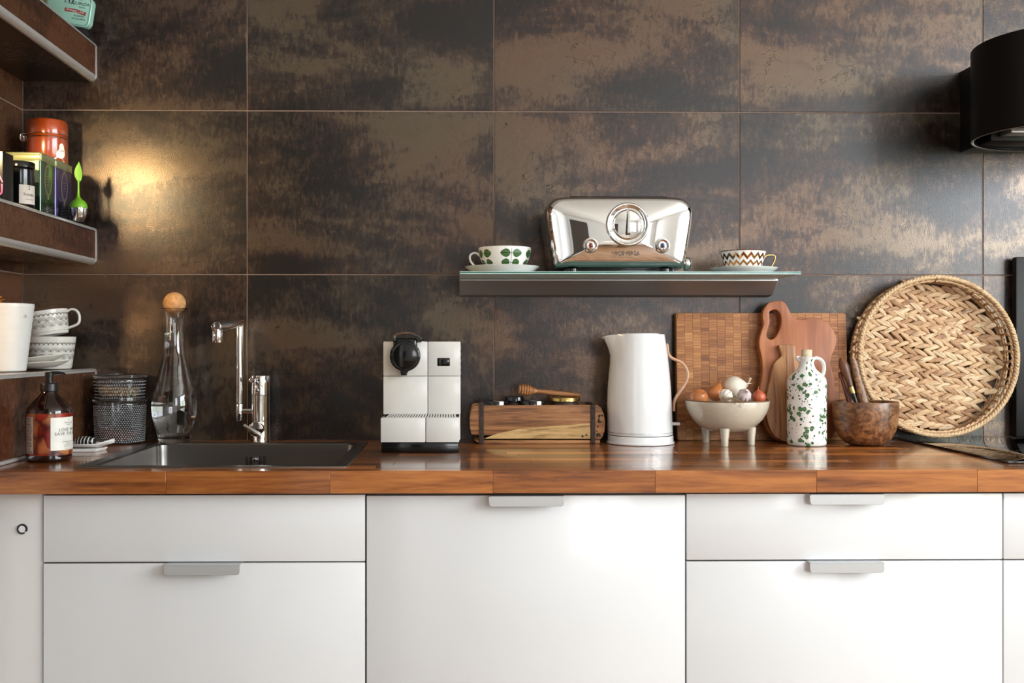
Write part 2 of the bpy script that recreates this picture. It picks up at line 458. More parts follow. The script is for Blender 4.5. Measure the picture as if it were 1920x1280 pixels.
M['beech'] = wood_mat('bent beech', (rgb(196, 146, 112), rgb(214, 166, 132), rgb(226, 184, 152)), 'z', 0.45, rand=False)
M['old_wood'] = wood_mat('weathered mould wood', (rgb(84, 52, 30), rgb(140, 92, 56), rgb(176, 124, 78)), 'x', 0.7, rand=False, scale=1.2, wavy=3, bmp=0.5)
M['pale_old_wood'] = wood_mat('worn pale wood', (rgb(110, 82, 48), rgb(180, 142, 92), rgb(204, 168, 114)), 'x', 0.8, rand=False, scale=2.5, bmp=0.6)
M['iron'] = plain('rusty iron strap', rgb(62, 48, 42), 0.6, 0.5, var=0.4, scale=120, bmp=0.4)
M['dipper'] = wood_mat('olive wood dipper', (rgb(96, 56, 30), rgb(156, 100, 58), rgb(190, 134, 84)), 'x', 0.45, rand=False, wavy=2)
def thin_glass():
    m, nt, b = newmat('thin window glass')
    out = nt.nodes['Material Output']
    t = N(nt, 'ShaderNodeBsdfTransparent'); g = N(nt, 'ShaderNodeBsdfGlossy'); g.inputs['Roughness'].default_value = 0.02
    f = N(nt, 'ShaderNodeMixShader'); f.inputs[0].default_value = 0.06
    nt.links.new(t.outputs[0], f.inputs[1]); nt.links.new(g.outputs[0], f.inputs[2]); nt.links.new(f.outputs[0], out.inputs[0])
    return m
M['pane'] = thin_glass()
LX = -0.544                      # left wall
CT = 0.90                        # worktop top
JW = 0.0015                      # half a joint
TX, TZ, Z0 = 0.603, 0.3997, 0.9032
# ================================================================ SETTING
struct('floor', MB().box(LX - 0.1, WX + 0.1, RY - 0.1, 0.1, -0.1, 0), M['floor'])
struct('ceiling', MB().box(LX - 0.1, WX + 0.1, RY - 0.1, 0.1, 2.5, 2.6), M['ceiling'])
wb = struct('wall_back', MB().box(LX - 0.1, WX + 0.1, 0.0018, 0.12, 0, 2.5), M['grout'])
wl = struct('wall_left', MB().box(LX - 0.12, LX - 0.0018, RY, 0.0018, 0, 2.5), M['white_wall'])
def rect_hole_wall(name, mk):
    mb = MB()
    for b in mk: mb.box(*b)
    return struct(name, mb, M['white_wall'])
rect_hole_wall('wall_right', [(WX, WX + 0.1, RY, 0, 0, 0.85), (WX, WX + 0.1, RY, 0, 2.33, 2.5), (WX, WX + 0.1, RY, -3.3, 0.85, 2.33), (WX, WX + 0.1, -1.0, 0, 0.85, 2.33)])
rect_hole_wall('wall_rear', [(LX, 1.7, RY - 0.1, RY, 0, 2.5), (2.9, WX, RY - 0.1, RY, 0, 2.5), (1.7, 2.9, RY - 0.1, RY, 0, 0.95), (1.7, 2.9, RY - 0.1, RY, 2.25, 2.5)])
# windows: frame, bars, pane
w1 = MB().box(WX + 0.02, WX + 0.07, -3.3, -3.24, .85, 2.33).box(WX + 0.02, WX + 0.07, -1.06, -1.0, .85, 2.33).box(WX + 0.02, WX + 0.07, -3.24, -1.06, .85, .91).box(WX + 0.02, WX + 0.07, -3.24, -1.06, 2.27, 2.33).box(WX + 0.025, WX + 0.065, -2.18, -2.12, .91, 2.27)
win1 = struct('window_1', w1, M['gloss_white'])
part('pane', MB().box(WX + 0.044, WX + 0.046, -3.24, -1.06, .91, 2.27), M['pane'], win1)
part('window_sill', MB().box(WX - 0.16, WX + 0.02, -3.34, -0.96, .82, .85, .004), M['gloss_white'], win1)
w2 = MB().box(1.7, 1.76, RY - .07, RY - .02, .95, 2.25).box(2.84, 2.9, RY - .07, RY - .02, .95, 2.25).box(1.76, 2.84, RY - .07, RY - .02, .95, 1.01).box(1.76, 2.84, RY - .07, RY - .02, 2.19, 2.25).box(2.27, 2.33, RY - .065, RY - .025, 1.01, 2.19)
win2 = struct('window_2', w2, M['gloss_white'])
part('pane', MB().box(1.76, 2.84, RY - .046, RY - .044, 1.01, 2.19), M['pane'], win2)

# glazed wall tiles, one object per tile
def tile_mesh(sx, sz, t=0.0018, axis='y'):
    mb = MB()
    if axis == 'y': mb.box(-sx / 2, sx / 2, 0, t, -sz / 2, sz / 2, .0006, 1)
    else: mb.box(-t, 0, -sx / 2, sx / 2, -sz / 2, sz / 2, .0006, 1)
    return mb
_tm = {}
def add_tile(parent, x0, x1, z0, z1, axis='y', at=0.0, mat='tile', name='tile'):
    """axis 'y': face on plane Y = at looking to -Y; axis 'x': face on plane X = at looking to +X (x0, x1 are then Y values)"""
    key = (round(x1 - x0, 4), round(z1 - z0, 4), axis, mat)
    if key not in _tm: _tm[key] = finish('tile', tile_mesh(x1 - x0, z1 - z0, axis=axis), M[mat])
    m = ((x0 + x1) / 2, (z0 + z1) / 2)
    off = WORLD.get(parent.name, Vector((0, 0, 0)))
    loc = Vector((m[0], at, m[1])) if axis == 'y' else Vector((at, m[0], m[1]))
    return put(name, _tm[key], parent, loc - off)
rows = [(0.858, Z0 + TZ)] + [(Z0 + TZ * k, Z0 + TZ * (k + 1)) for k in (1, 2)] + [(Z0 + 3 * TZ, 2.5)]
cols = [(LX, 0)] + [(TX * k, TX * (k + 1)) for k in range(5)] + [(TX * 5, WX)]
for (z0, z1) in rows:
    for (x0, x1) in cols:
        add_tile(wb, x0 + JW, x1 - JW, z0 + JW, z1 - JW)
wl_grout = part('grout_bed', MB().box(LX - .0018, LX - .0010, -1.2, 0, .858, 2.5), M['grout'], wl)
for (z0, z1) in rows:
    for (y0, y1) in ((-1.2, -.603), (-.603, 0)):
        add_tile(wl, y0 + JW, y1 - JW, z0 + JW, z1 - JW, 'x', LX, 'side_tile')

# ================================================================ TILED LEDGES on the left wall
FX = -0.3655
def ledge(name, z0, z1, label, low=False):
    y0, y1 = -1.2, -0.0005
    t = thing(name, label, 'shelf', (LX + .09, -.6, z0))
    g = 0.0018
    part('core', MB().box(LX + .0005, FX - g, y0, y1, z0 + (.0140 if not low else .0004), z1 - .0090).box(LX + .0005, FX - .0162, y0, y1, z0 + (g if not low else .0005), z1 - g), M['grout'], t, True)
    rt = .008
    za = z0 + (.0145 if not low else 0.008); zb = z1 - rt * 1.15
    for a, b in ((y0, -.603), (-.603, y1)):
        add_tile(t, a + JW, b - JW - (.006 if b == y1 else 0), za, zb, 'x', FX, 'side_tile')
        k = ('top', a)
        mb = MB().box(LX + .001, FX - .0160, a + JW, b - JW, z1 - g, z1, .0005, 1)
        part('top_tile', mb, M['side_tile'], t, True)
        if not low: part('bottom_tile', MB().box(LX + .001, FX - .0160, a + JW, b - JW, z0, z0 + g, .0005, 1), M['tile'], t, True)
    def edge(zc, s):
        q = .0085 if s > 0 else .0135
        # quarter-round profile along Y
        pr = [(FX - .0155, zc), (FX - .0155, zc - s * q), (FX + .0008, zc - s * q)]
        pr += [(FX + .0008 - q + q * math.cos(a), zc - q * s + s * q * math.sin(a)) for a in [k * PI / 12 for k in range(0, 7)]]
        rings = [[Vector((x, yy, z)) for x, z in pr] for yy in (y0, y1)]
        m = MB(); m.loft(rings); return m
    part('edge_trim', edge(z1 + .0006, 1), M['trim'], t, True)
    if not low: part('edge_trim', edge(z0 - .0006, -1), M['trim'], t, True)
    part('end_trim', MB().box(FX - .004, FX + .0012, y1 - .006, y1, z0 + (.006 if not low else .0085), z1 - .008, .0012), M['trim'], t, True)
    if low: part('silicone_seam', MB().box(FX - .002, FX + .005, -.62, y1, z0 + .0002, z0 + .0075, .002), M['trim'], t, True)
    return t
ledge('tiled_shelf', 1.772, 1.864, 'topmost brown tiled wall shelf on the left, carrying a mint green tin')
ledge('tiled_shelf', 1.327, 1.4155, 'middle brown tiled wall shelf on the left, carrying the tea tins')
ledge('tiled_ledge', 0.9005, 1.074, 'solid brown tiled ledge rising from the worktop, carrying white mugs and pot', True)

# ================================================================ BASE UNITS
DY = -0.60                      # door front plane
XA = 0.3419                     # joint between sink unit and dishwasher
ZT = 0.8525; ZJ = 0.7270
def front(name, parent, x0, x1, z0, z1):
    return part(name, MB().box(x0 + .0015, x1 - .0015, DY, DY + .018, z0, z1, .0012, 2), M['gloss_white'], parent, True)
def handle(parent, xc, ztop, w=.138, label=None):
    mb = MB(); h = .018; r = .0065
    o = [(xc - w / 2 - .002, 0), (xc + w / 2, 0)]
    o += [(xc + w / 2 - r + r * math.cos(a), -h + r - r * math.sin(a)) for a in [k * PI / 12 for k in range(7)]]
    o += [(xc - w / 2 + r * .8 - r * math.sin(a), -h + r - r * math.cos(a)) for a in [k * PI / 12 for k in range(7)]]
    mb.prism([(x, ztop + z) for x, z in o], DY - .021, DY - .019, bev=.0005, seg=1)
    mb.box(xc - w / 2, xc + w / 2, DY - .021, DY + .010, ztop, ztop + .0012)
    return part('handle', mb, M['handle_alu'], parent, True)
def unit(name, label, x0, x1, fronts, cat='cabinet', handles=()):
    t = thing(name, label, cat, ((x0 + x1) / 2, -.3, 0))
    part('carcass', MB().box(x0 + .001, x1 - .001, -.575, -.02, .10, .68).box(x0 + .001, x0 + .017, -.579, -.02, .68, .852).box(x1 - .017, x1 - .001, -.579, -.02, .68, .852).box(x0 + .017, x1 - .017, -.579, -.574, .68, .852), M['carcass'], t, True)
    part('plinth', MB().box(x0 + .001, x1 - .001, -.54, -.525, 0.001, .099), M['panel_white'], t, True)
    for i, (z0, z1) in enumerate(fronts):
        f = front('drawer_front' if cat == 'cabinet' else 'door', t, x0, x1, z0, z1)
        if i in handles: handle(f, handles[i], z1 + .0002)
    return t
def handle_at(u, y=-.62): return X(u, y)
unit('sink_cabinet', 'white gloss base cabinet under the sink with one handle on its lower front', XA - .6, XA, [(ZJ + .0015, ZT), (.105, ZJ - .0015)], handles={1: X(379.5, -.62)})
unit('dishwasher', 'white gloss fronted dishwasher below the coffee machine with one full height door', XA, XA + .6, [(.105, ZT - .002)], 'appliance', handles={0: X(988, -.62)})
unit('drawer_cabinet', 'white gloss drawer cabinet with two handles below the kettle and onion bowl', XA + .6, XA + 1.2, [(ZJ + .0015, ZT), (.105, ZJ - .0015)], handles={0: X(1589, -.62), 1: X(1589, -.62)})
unit('drawer_cabinet', 'white gloss drawer cabinet cut off by the right edge, below the hob', XA + 1.2, XA + 1.8, [(ZJ + .0015, ZT), (.105, ZJ - .0015)], handles={0: XA + 1.5, 1: XA + 1.5})
unit('end_cabinet', 'white gloss base cabinet beyond the hob at the far right wall', XA + 1.8, WX - .02, [(.105, ZT)])
t = thing('filler_panel', 'narrow white gloss end panel with a round push button, at the far left', 'panel', (-.30, -.60, 0))
xp0, xp1 = FX + .001, XA - .6 - .001
part('board', MB().box(xp0, xp1, DY + .004, DY + .020, .001, .8575, .001), M['panel_white'], t, True)
bu, bz = W(40.5, 992, DY)
def ring(mb, c, r0, r1, y0, y1, a0=0, a1=2 * PI, seg=40):
    rings = []
    full = abs(a1 - a0 - 2 * PI) < 1e-6
    n = seg if full else seg + 1
    for k in range(n):
        a = a0 + (a1 - a0) * k / seg
        rings.append([Vector((c[0] + rr * math.sin(a), yy, c[1] + rr * math.cos(a))) for rr, yy in ((r0, y1), (r0, y0), (r1, y0), (r1, y1))])
    if full: rings.append(rings[0])
    mb.loft(rings, not full, not full); return mb
b = part('push_button', MB().lathe([(0, 0), (.0056, 0), (.0062, .0008), (.0062, .003), (0, .003)], 32, (bu, DY + .004, bz), Matrix.Rotation(-PI / 2, 4, 'X').inverted() @ Matrix.Translation((0, 0, -.0000))), M['gloss_white'], t, True)
part('button_ring', ring(MB(), (bu, bz), .0068, .0096, DY + .0015, DY + .004, R(150), R(480)), M['ink'], t, True)

# ================================================================ WORKTOP of glued staves
wt = thing('worktop', 'thick oiled walnut block worktop made of many staves', 'worktop', (.5, -.3, CT - .042))
SX0, SX1, SY0, SY1 = -.211, .303, -.572, -.082
rnd = random.Random(11)
WXE = WX - .01
y = -.623; sw = (.623 - .0005) / 15
jit = {0: 0.0}
for k in range(15):
    ya, yb = y + sw * k, y + sw * (k + 1)
    cuts = [FX + .0015]
    x = (X(310, -.623) - .3) if k == 0 else FX - rnd.random() * .3
    while True:
        x += .301 if k == 0 else rnd.uniform(.24, .42)
        if x > cuts[0] + .04 and x < WXE - .05: cuts.append(x)
        if x >= WXE - .05: break
    cuts.append(WXE)
    segs = list(zip(cuts, cuts[1:]))
    hole = (SX0 + .012, SX1 - .012) if 2 <= k <= 12 else None
    for (a, b_) in segs:
        pcs = [(a, b_)]
        if hole:
            pcs = [p for p in ((a, min(b_, hole[0])), (max(a, hole[1]), b_)) if p[1] - p[0] > .004]
        for (p, q) in pcs:
            mb = MB().box(p + .00012, q - .00012, ya + .00012, yb - .00012, CT - .042, CT - rnd.random() * .00012, .0005, 1)
            loc = Vector(((p + q) / 2, (ya + yb) / 2, CT - .021))
            me = finish('stave', mb, M['stave_front' if k == 0 else 'stave'], 40, True, loc)
            put('stave', me, wt, loc - WORLD[wt.name])

# ================================================================ SINK
def rrect(x0, x1, y0, y1, r, z, n=6):
    out = []
    for cx, cy, a0 in ((x1 - r, y0 + r, -PI / 2), (x1 - r, y1 - r, 0), (x0 + r, y1 - r, PI / 2), (x0 + r, y0 + r, PI)):
        for k in range(n + 1):
            a = a0 + PI / 2 * k / n; out.append(Vector((cx + r * math.cos(a), cy + r * math.sin(a), z)))
    return out
t = thing('sink', 'brushed steel sink set into the wooden worktop, left of the coffee machine', 'sink', (.046, -.33, CT))
zr = CT + .0012
ix0, ix1, iy0, iy1 = SX0 + .030, SX1 - .030, SY0 + .030, SY1 - .030
part('rim', MB().loft([rrect(SX0, SX1, SY0, SY1, .004, CT + .0002), rrect(SX0 + .0006, SX1 - .0006, SY0 + .0006, SY1 - .0006, .004, zr + .0008),
    rrect(SX0 + .003, SX1 - .003, SY0 + .003, SY1 - .003, .004, zr + .0012), rrect(ix0 - .004, ix1 + .004, iy0 - .004, iy1 + .004, .018, zr + .0006), rrect(ix0, ix1, iy0, iy1, .022, zr - .003)], False, False), M['steel'], t, True, 25, recalc=False)
part('basin', MB().loft([rrect(ix0, ix1, iy0, iy1, .022, zr - .003), rrect(ix0 + .001, ix1 - .001, iy0 + .001, iy1 - .001, .022, zr - .02), rrect(ix0 + .004, ix1 - .004, iy0 + .004, iy1 - .004, .022, zr - .15), rrect(ix0 + .012, ix1 - .012, iy0 + .012, iy1 - .012, .03, zr - .168), rrect(ix0 + .05, ix1 - .05, iy0 + .05, iy1 - .05, .03, zr - .172)], False, True), M['steel'], t, True, 50, recalc=False)
part('drain', MB().lathe([(0, 0), (.03, 0), (.042, .0015), (.045, 0)], 32, (.046, -.33, zr - .1715)), M['chrome'], t, True)
for u in (463, 471, 488, 496):
    xx = X(u, iy1)
    part('overflow_slot', MB().box(xx - .0026, xx + .0026, iy1 - .005, iy1 - .0018, Z(877, iy1), Z(854, iy1), .001), M['dark_slot'], t, True)
ox, oz = W(479.5, 861, iy1)
part('overflow_knob', MB().cyl((ox, iy1 - .003, oz), (ox, iy1 - .016, oz), .0055, seg=20, bev=.001), M['chrome'], t, True)

# ================================================================ FAUCET
fx = X(488.5, -.048)
t = thing('faucet', 'chrome kitchen mixer tap with a square bent swivel spout behind the sink', 'faucet', (fx, -.048, CT))
part('body', MB().lathe([(0, .0003), (.0225, .0003), (.0225, .003), (.0222, .0035), (.0222, .0535), (.0215, .0540), (.0215, .0546), (.0222, .055), (.0222, .1105), (.0216, .111), (.0216, .1117), (.0222, .112), (.0222, .1565), (.0212, .158), (0, .158)], 48), M['chrome'], t)
txl = X(449, -.048) - fx
spx, spz = W(405.5, 613, -.27); spx -= fx; spz -= CT
tz = Z(605, -.048) - CT
part('side_arm', MB().cyl((-.018, 0, .073), (txl, 0, .073), .0065), M['chrome'], t)
part('riser', MB().cyl((txl, 0, .050), (txl, 0, .091), .0097, bev=.001).cyl((txl, 0, .0915), (txl, 0, tz), .0093), M['chrome'], t)
d = Vector((spx, spz and -.222, spz)) - Vector((txl, 0, tz)); 
part('spout', MB().cyl((txl + .0, 0.009, tz + .0005), Vector((spx, -.222, spz)), .0112, bev=.001), M['chrome'], t)
part('spout_nozzle', MB().cyl((spx, -.212, spz - .004), (spx, -.212, spz - .034), .0114, bev=.0008), M['chrome'], t)
k = part('lever', MB().cyl((-.008, -.020, .147), (-.0135, -.050, .148), .0058, bev=.001), M['chrome'], t)
part('pin', MB().cyl((.001, -.018, .150), (.001, -.027, .150), .005, bev=.0008), M['chrome'], t)
part('pin', MB().cyl((-.004, -.018, .124), (-.004, -.026, .124), .0042, bev=.0008), M['chrome'], t)
vk = part('valve_knob', MB().cyl((-.004, -.018, .033), (-.004, -.040, .033), .0175, bev=.0015), M['chrome'], t)
part('valve_bar', MB().cyl((-.031, -.043, .043), (.009, -.043, .018), .0038, bev=.0008), M['silver'], vk)

# ================================================================ HOB and HOOD
t = thing('induction_hob', 'black glass induction hob at the right end of the worktop, under the basket', 'hob', (1.88, -.28, CT))
part('glass_plate', MB().box(1.588, 2.17, -.531, -.021, CT + .0003, CT + .0052, .0012), M['hob'], t, True)
M['zone'] = plain('grey zone print', rgb(70, 70, 72), 0.2)
for cx_, cy_, r_ in ((1.74, -.40, .07), (2.02, -.40, .09), (2.02, -.17, .07)):
    part('cooking_zone', ring(MB(), (0, 0), r_, r_ + .0015, 0, .0001, seg=48).xform(Matrix.Translation((cx_, cy_, CT + .00535)) @ Matrix.Rotation(PI / 2, 4, 'X')), M['zone'], t, True)

hx, hy, hr = 1.868, -.229, .182
t = thing('range_hood', 'black drum shaped extractor hood on a black wall box, upper right corner', 'hood', (hx, -.1, 1.6))
hz0, hz1 = 1.136 + .464, 1.136 + .672
bx0 = X(1800, 0)
part('wall_box', MB().box(bx0, 2 * hx - bx0, -.150, -.0005, Z(286, 0, 1800), Z(135, 0, 1800), .001), M['hood'], t, True)
def drum(ro, z0, z1):
    m = MB(); m.lathe([(ro, z0), (ro, z1), (0, z1)], 96); return m
# open-bottomed shell with wall thickness and a rolled lower lip
part('shell', MB().lathe([(hr - .006, hz0 + .03), (hr - .006, hz0 + .003), (hr - .003, hz0), (hr, hz0 + .003), (hr, hz1 - .002), (hr - .002, hz1), (0, hz1)], 96, (hx, hy, 0)), M['hood'], t, True)
part('lip', MB().lathe([(hr - .0065, hz0 + .0005), (hr - .004, hz0 - .0012), (hr - .001, hz0 - .0002)], 96, (hx, hy, 0)), M['silver'], t, True)
part('filter_plate', MB().lathe([(0, hz0 + .024), (hr - .008, hz0 + .024), (hr - .008, hz0 + .030), (0, hz0 + .030)], 64, (hx, hy, 0)), M['steel'], t, True)
part('lamp_cover', MB().box(hx - .10, hx + .10, hy + .02, hy + .07, hz0 + .012, hz0 + .0235, .002), M['silver'], t, True)
t = single('shade_slab', MB().box(X(1905, -.03), 2.45, -.030, -.010, CT + .0058, Z(480, -.03), .004, 2), M['black_matt'], 'black slab added for the soft dark shadow on the tiles behind the round basket', 'panel', (2.0, -.03, CT), world=True)  # slab stands in for a soft dark shadow on the tiles

# ================================================================ GLASS SHELF
t = thing('glass_shelf', 'frosty green glass wall shelf on a brushed aluminium rail, carrying the toaster', 'shelf', (.9, -.1, 1.25))
gx0, gx1 = .518, 1.2755
GZ = 1.136 + .158
def shelf_outline():
    return None
part('glass_plate', MB().box(gx0, gx1, -.2485, -.004, GZ - .0050, GZ, .0005, 1), M['shelf_glass'], t, True)
part('frosted_reflection_layer', MB().box(gx0, gx1, -.2485, -.080, GZ - .0058, GZ - .0051), M['frosted'], t, True)
M['edge_pale'] = plain('pale teal glass edge', rgb(176, 210, 204), 0.15); M['edge_dark'] = plain('deep teal glass edge', rgb(28, 78, 68), 0.1)
part('front_edge', MB().box(gx0, gx1, -.2502, -.2486, GZ - .0018, GZ - .0002, .0003, 1).box(gx0, gx1, -.2502, -.2486, GZ - .0058, GZ - .0040, .0003, 1), M['edge_pale'], t, True)
part('front_edge', MB().box(gx0, gx1, -.2498, -.2486, GZ - .0040, GZ - .0018), M['edge_dark'], t, True)
pr = [(-.076, GZ - .0065), (-.0005, GZ - .0065), (-.0005, 1.136 + .112), (-.036, 1.136 + .116), (-.0745, GZ - .0095)]
m = MB(); m.loft([[Vector((xx, a, b)) for a, b in pr] for xx in (gx0, gx1 + .001)])
part('rail', m, M['rail'], t, True, 20)
part('rail_lip', MB().box(gx0, gx1 + .001, -.079, -.074, GZ - .0105, GZ - .0063, .0008), M['alu'], t, True)
# ================================================================ ON THE GLASS SHELF
GT = GZ + .0002
def cup_handle(mb, pts, ra, rb): mb.tube(catmull(pts, 6), 0, 10, flat=(ra, rb)); return mb
# --- leaf cup and saucer
y0 = -.160
sx = X(942, y0)
saucer = [(0, .004), (.060, .004), (.066, .0002), (.0665, .001), (.0855, .0150), (.0862, .0160), (.0850, .0163), (.066, .0050), (.03, .0045), (0, .0045)]
single('saucer', MB().lathe(saucer, 64), M['porcelain'], 'plain white saucer under the green leaf teacup', 'saucer', (sx, y0, GT))
t = thing('teacup', 'wide white teacup printed with green leaves, left on the glass shelf', 'cup', (X(946.5, y0), y0, GT + .0053))
outer = [(.030, 0), (.036, .0005), (.044, .006), (.0500, .0155), (.0555, .027), (.0590, .038), (.0603, .048), (.0606, .0535)]
prof = [(0, .001)] + outer + [(.0598, .0542), (.0588, .0535), (.0572, .038), (.0535, .026), (.042, .008), (.028, .004), (0, .004)]
part('body', MB().lathe(prof, 64), M['porcelain'], t)
part('handle', cup_handle(MB(), [(-.057, 0, .036), (-.064, 0, .0415), (-.071, 0, .0425), (-.0785, 0, .038), (-.0800, 0, .030), (-.0765, 0, .021), (-.068, 0, .0125), (-.058, 0, .0085), (-.047, 0, .0075)], .0026, .0042), M['porcelain'], t)
f = cylmap(interp(outer), 0, .058, .0003)
lv = MB(); hat = MB(); ln = MB()
def leaf(cx, cz, s, k=1.0):
    """leaf with its tip pointing s = -1 left or +1 right"""
    pts = []
    for i in range(28):
        a = 2 * PI * i / 28; r = .0094 * k
        x = r * math.cos(a); z = r * .98 * math.sin(a)
        if math.cos(a) > .3: x += (math.cos(a) - .3) * .0042 * k; z *= 1 - .35 * max(0, math.cos(a) - .3)
        pts.append((cx + s * x, cz + z))
    blob(lv, f, pts, cx, cz)
f2 = cylmap(interp(outer), 0, .058, .0006)
f3 = cylmap(interp(outer), 0, .058, .0008)
R58 = .058
for th in (-1.02, .22, 1.32, 2.3, 3.3, 4.3):
    s0 = th * R58
    for cz, k, dx in ((.0385, 1.0, 0.0), (.0175, .92, 0.0)):
        for sgn in (-1, 1):
            kk = k; cx = s0 + sgn * .0125
            leaf(cx, cz, sgn, kk)
            for q in range(-4, 5):
                x = cx + q * .0020
                hgt = .0072 * math.sqrt(max(0, 1 - (q / 4.8) ** 2)) * kk
                for sg in (-1, 1):
                    strip(hat, f2, [(x, cz + sg * .0007), (x + sgn * .0022, cz + sg * hgt)], .00042)
        strip(ln, f3, [(s0 - .0235 + .047 * i / 10, cz) for i in range(11)], .0007)
    strip(ln, f3, [(s0, .008 + .04 * i / 10) for i in range(11)], .0006)
part('leaf_print', lv, M['green'], t, recalc=False, angle=0)
part('leaf_hatching', hat, M['green_light'], t, recalc=False, angle=0)
part('stem_print', ln, M['ink'], t, recalc=False, angle=0)

# --- gold zigzag cup and saucer
y0 = -.165
sx = X(1393.5, y0)
saucer2 = [(0, .003), (.056, .003), (.0595, .0002), (.0605, .0012), (.070, .0068), (.0766, .0122), (.0772, .0132), (.076, .0134), (.060, .0050), (.03, .0035), (0, .0035)]
single('saucer', MB().lathe(saucer2, 64), M['porcelain'], 'plain white saucer under the gold zigzag teacup', 'saucer', (sx, y0, GT))
t = thing('teacup', 'small white teacup with metallic gold zigzag bands and gold handle', 'cup', (X(1393.5, y0), y0, GT + .0043))
outer = [(.026, 0), (.033, .0004), (.0385, .0055), (.0425, .0140), (.0455, .0240), (.0480, .0345), (.0507, .0455), (.0511, .0472)]
prof = [(0, .001)] + outer + [(.0504, .0476), (.0495, .0465), (.0465, .0345), (.041, .0145), (.036, .0065), (.026, .004), (0, .004)]
part('body', MB().lathe(prof, 64), M['porcelain'], t)
part('gold_rim', MB().lathe([(.0512, .0462), (.0516, .0474), (.0505, .0482), (.0498, .0474)], 64), M['gold'], t)
part('handle', cup_handle(MB(), [(.045, 0, .0300), (.051, 0, .036), (.0555, 0, .0388), (.062, 0, .0393), (.0705, 0, .0388), (.0735, 0, .0345), (.0720, 0, .026), (.067, 0, .0165), (.061, 0, .0095), (.051, 0, .0072), (.040, 0, .0050)], .0019, .0036), M['gold'], t, label='gold handle')
g = MB(); ff = interp(outer)
nz = 18
for zc, amp, w in ((.0345, .0052, .0078), (.0190, .0042, .0062), (.0065, .0028, .0038)):
    rows_ = []
    for i in range(nz * 4 + 1):
        th = 2 * PI * i / (nz * 4) + .1
        tri = abs(((i / 4) % 1) * 2 - 1) * 2 - 1
        zz = zc + amp * tri
        rows_.append([(th, zz - w / 2), (th, zz), (th, zz + w / 2)])
    vs = []
    for rr in rows_:
        for th, zz in rr:
            zz = max(.001, zz); r = ff(zz) + .0003
            vs.append((r * math.sin(th), -r * math.cos(th), zz))
    fs = []
    for i in range(nz * 4):
        for j in range(2): fs.append((i * 3 + j, i * 3 + 3 + j, i * 3 + 4 + j, i * 3 + j + 1))
    g.faces(vs, fs)
part('zigzag_band', g, M['gold'], t, recalc=False)

# --- toaster
ty = -.245
tcx = X(1165.8, ty)
t = thing('toaster', 'rounded chrome toaster with a large central dial, on the glass shelf', 'toaster', (tcx, -.14, GT))
k_ = (-ty - 0) * 0 + 1
ps = 1950.2 / (2.546 + ty) * 6 / 1          # zoomed pixels per metre
def tz_(v): return (945 - v) / ps
half = [(0, 70), (420, 71), (600, 76), (690, 84), (745, 100), (800, 140), (832, 190), (843, 250), (838, 340), (820, 480), (798, 620), (778, 740), (760, 830), (748, 872), (728, 892), (690, 900), (400, 902), (0, 903)]
right = [((x) / ps, tz_(v)) for x, v in half]
out = catmull([(x, 0, z) for x, z in right], 4)
loop = [(p.x, p.z) for p in out] + [(-p.x, p.z) for p in reversed(out[1:-1])]
zc_ = tz_(500)
def shrink(s, y, lp=loop):
    # inset by s metres towards the centre, anisotropic so the band keeps its width
    hx_, hz_ = .168, .083
    return [Vector((x * (1 - s / hx_), y + .14, zc_ + (z - zc_) * (1 - s / hz_))) for x, z in lp]
mb = MB()
mb.loft([shrink(s, y) for s, y in ((.030, -.050), (.014, -.052), (.004, -.058), (0, -.070), (0, -.196), (.0010, -.207), (.0034, -.216), (.0072, -.2225), (.0115, -.2260))], True, False)
part('shell', mb, M['chrome'], t, angle=70)
# domed front plate
mb = MB(); rings = []
for kk in range(0, 21):
    q = 1 - kk / 21
    s_ = 0.0115
    base = shrink(s_, 0)
    bulge = .0170 * (1 - q ** 2.2)
    rings.append([Vector((p.x * q, -.2260 + .14 - bulge, zc_ + (p.z - zc_) * q)) for p in base])
rings.append([Vector((0, -.2260 + .14 - .0170, zc_))])
mb.loft(rings, False, False)
part('front_plate', mb, M['chrome'], t, angle=70)
part('base', MB().box(-.125, .125, -.065, .075, .0002, tz_(897), .003), M['black_gloss'], t)
for sx_ in (-1, 1):
    part('foot', MB().cyl((sx_ * .105, -.058, .0001), (sx_ * .105, -.058, tz_(899)), .014), M['black_gloss'], t)
for sx_ in (-.045, .045):
    part('bread_slot', MB().box(-.11, .11, sx_ - .012 - .005, sx_ + .012 - .005, tz_(76), tz_(69), .002), M['dark_slot'], t)
def on_front(xz, zz): return (xz - 1003 + (1003 - 935)) / ps, tz_(zz)
FY = -.2430 + .14
def fy(x, z):
    q = ((abs(x) / .155) ** 4 + (abs(z - zc_) / .0745) ** 4) ** .25
    return -.2260 + .14 - .0170 * (1 - min(1, q) ** 2.2)
dx, dz = on_front(1003, 415)
Mx = Matrix.Rotation(PI / 2, 4, 'X')       # lathe axis (+Z) -> -Y
def front_lathe(prof, x, z, y=FY, seg=64): return MB().lathe(prof, seg, (x, y, z), Mx)
dial = part('dial', front_lathe([(.0485, -.004), (.0485, .0035), (.0470, .0058), (.0445, .0066), (.0425, .0056), (.0415, .0046), (.0345, .0040), (.0335, .0056), (.0322, .0066), (.0308, .0058), (.0302, .0045), (0.020, .0062), (0, .0075)], dx, dz), M['chrome'], t, angle=60)
part('pointer', MB().loft([[Vector((dx - w, FY - yy, z)), Vector((dx + w, FY - yy, z)), Vector((dx + w * .5, FY - yy - h, z)), Vector((dx - w * .5, FY - yy - h, z))] for z, w, yy, h in ((dz + .0285, .0026, .004, .008), (dz + .0270, .0030, .004, .012), (dz - .020, .0062, .004, .014), (dz - .0245, .0060, .004, .010))]), M['chrome'], dial)
mk = MB()
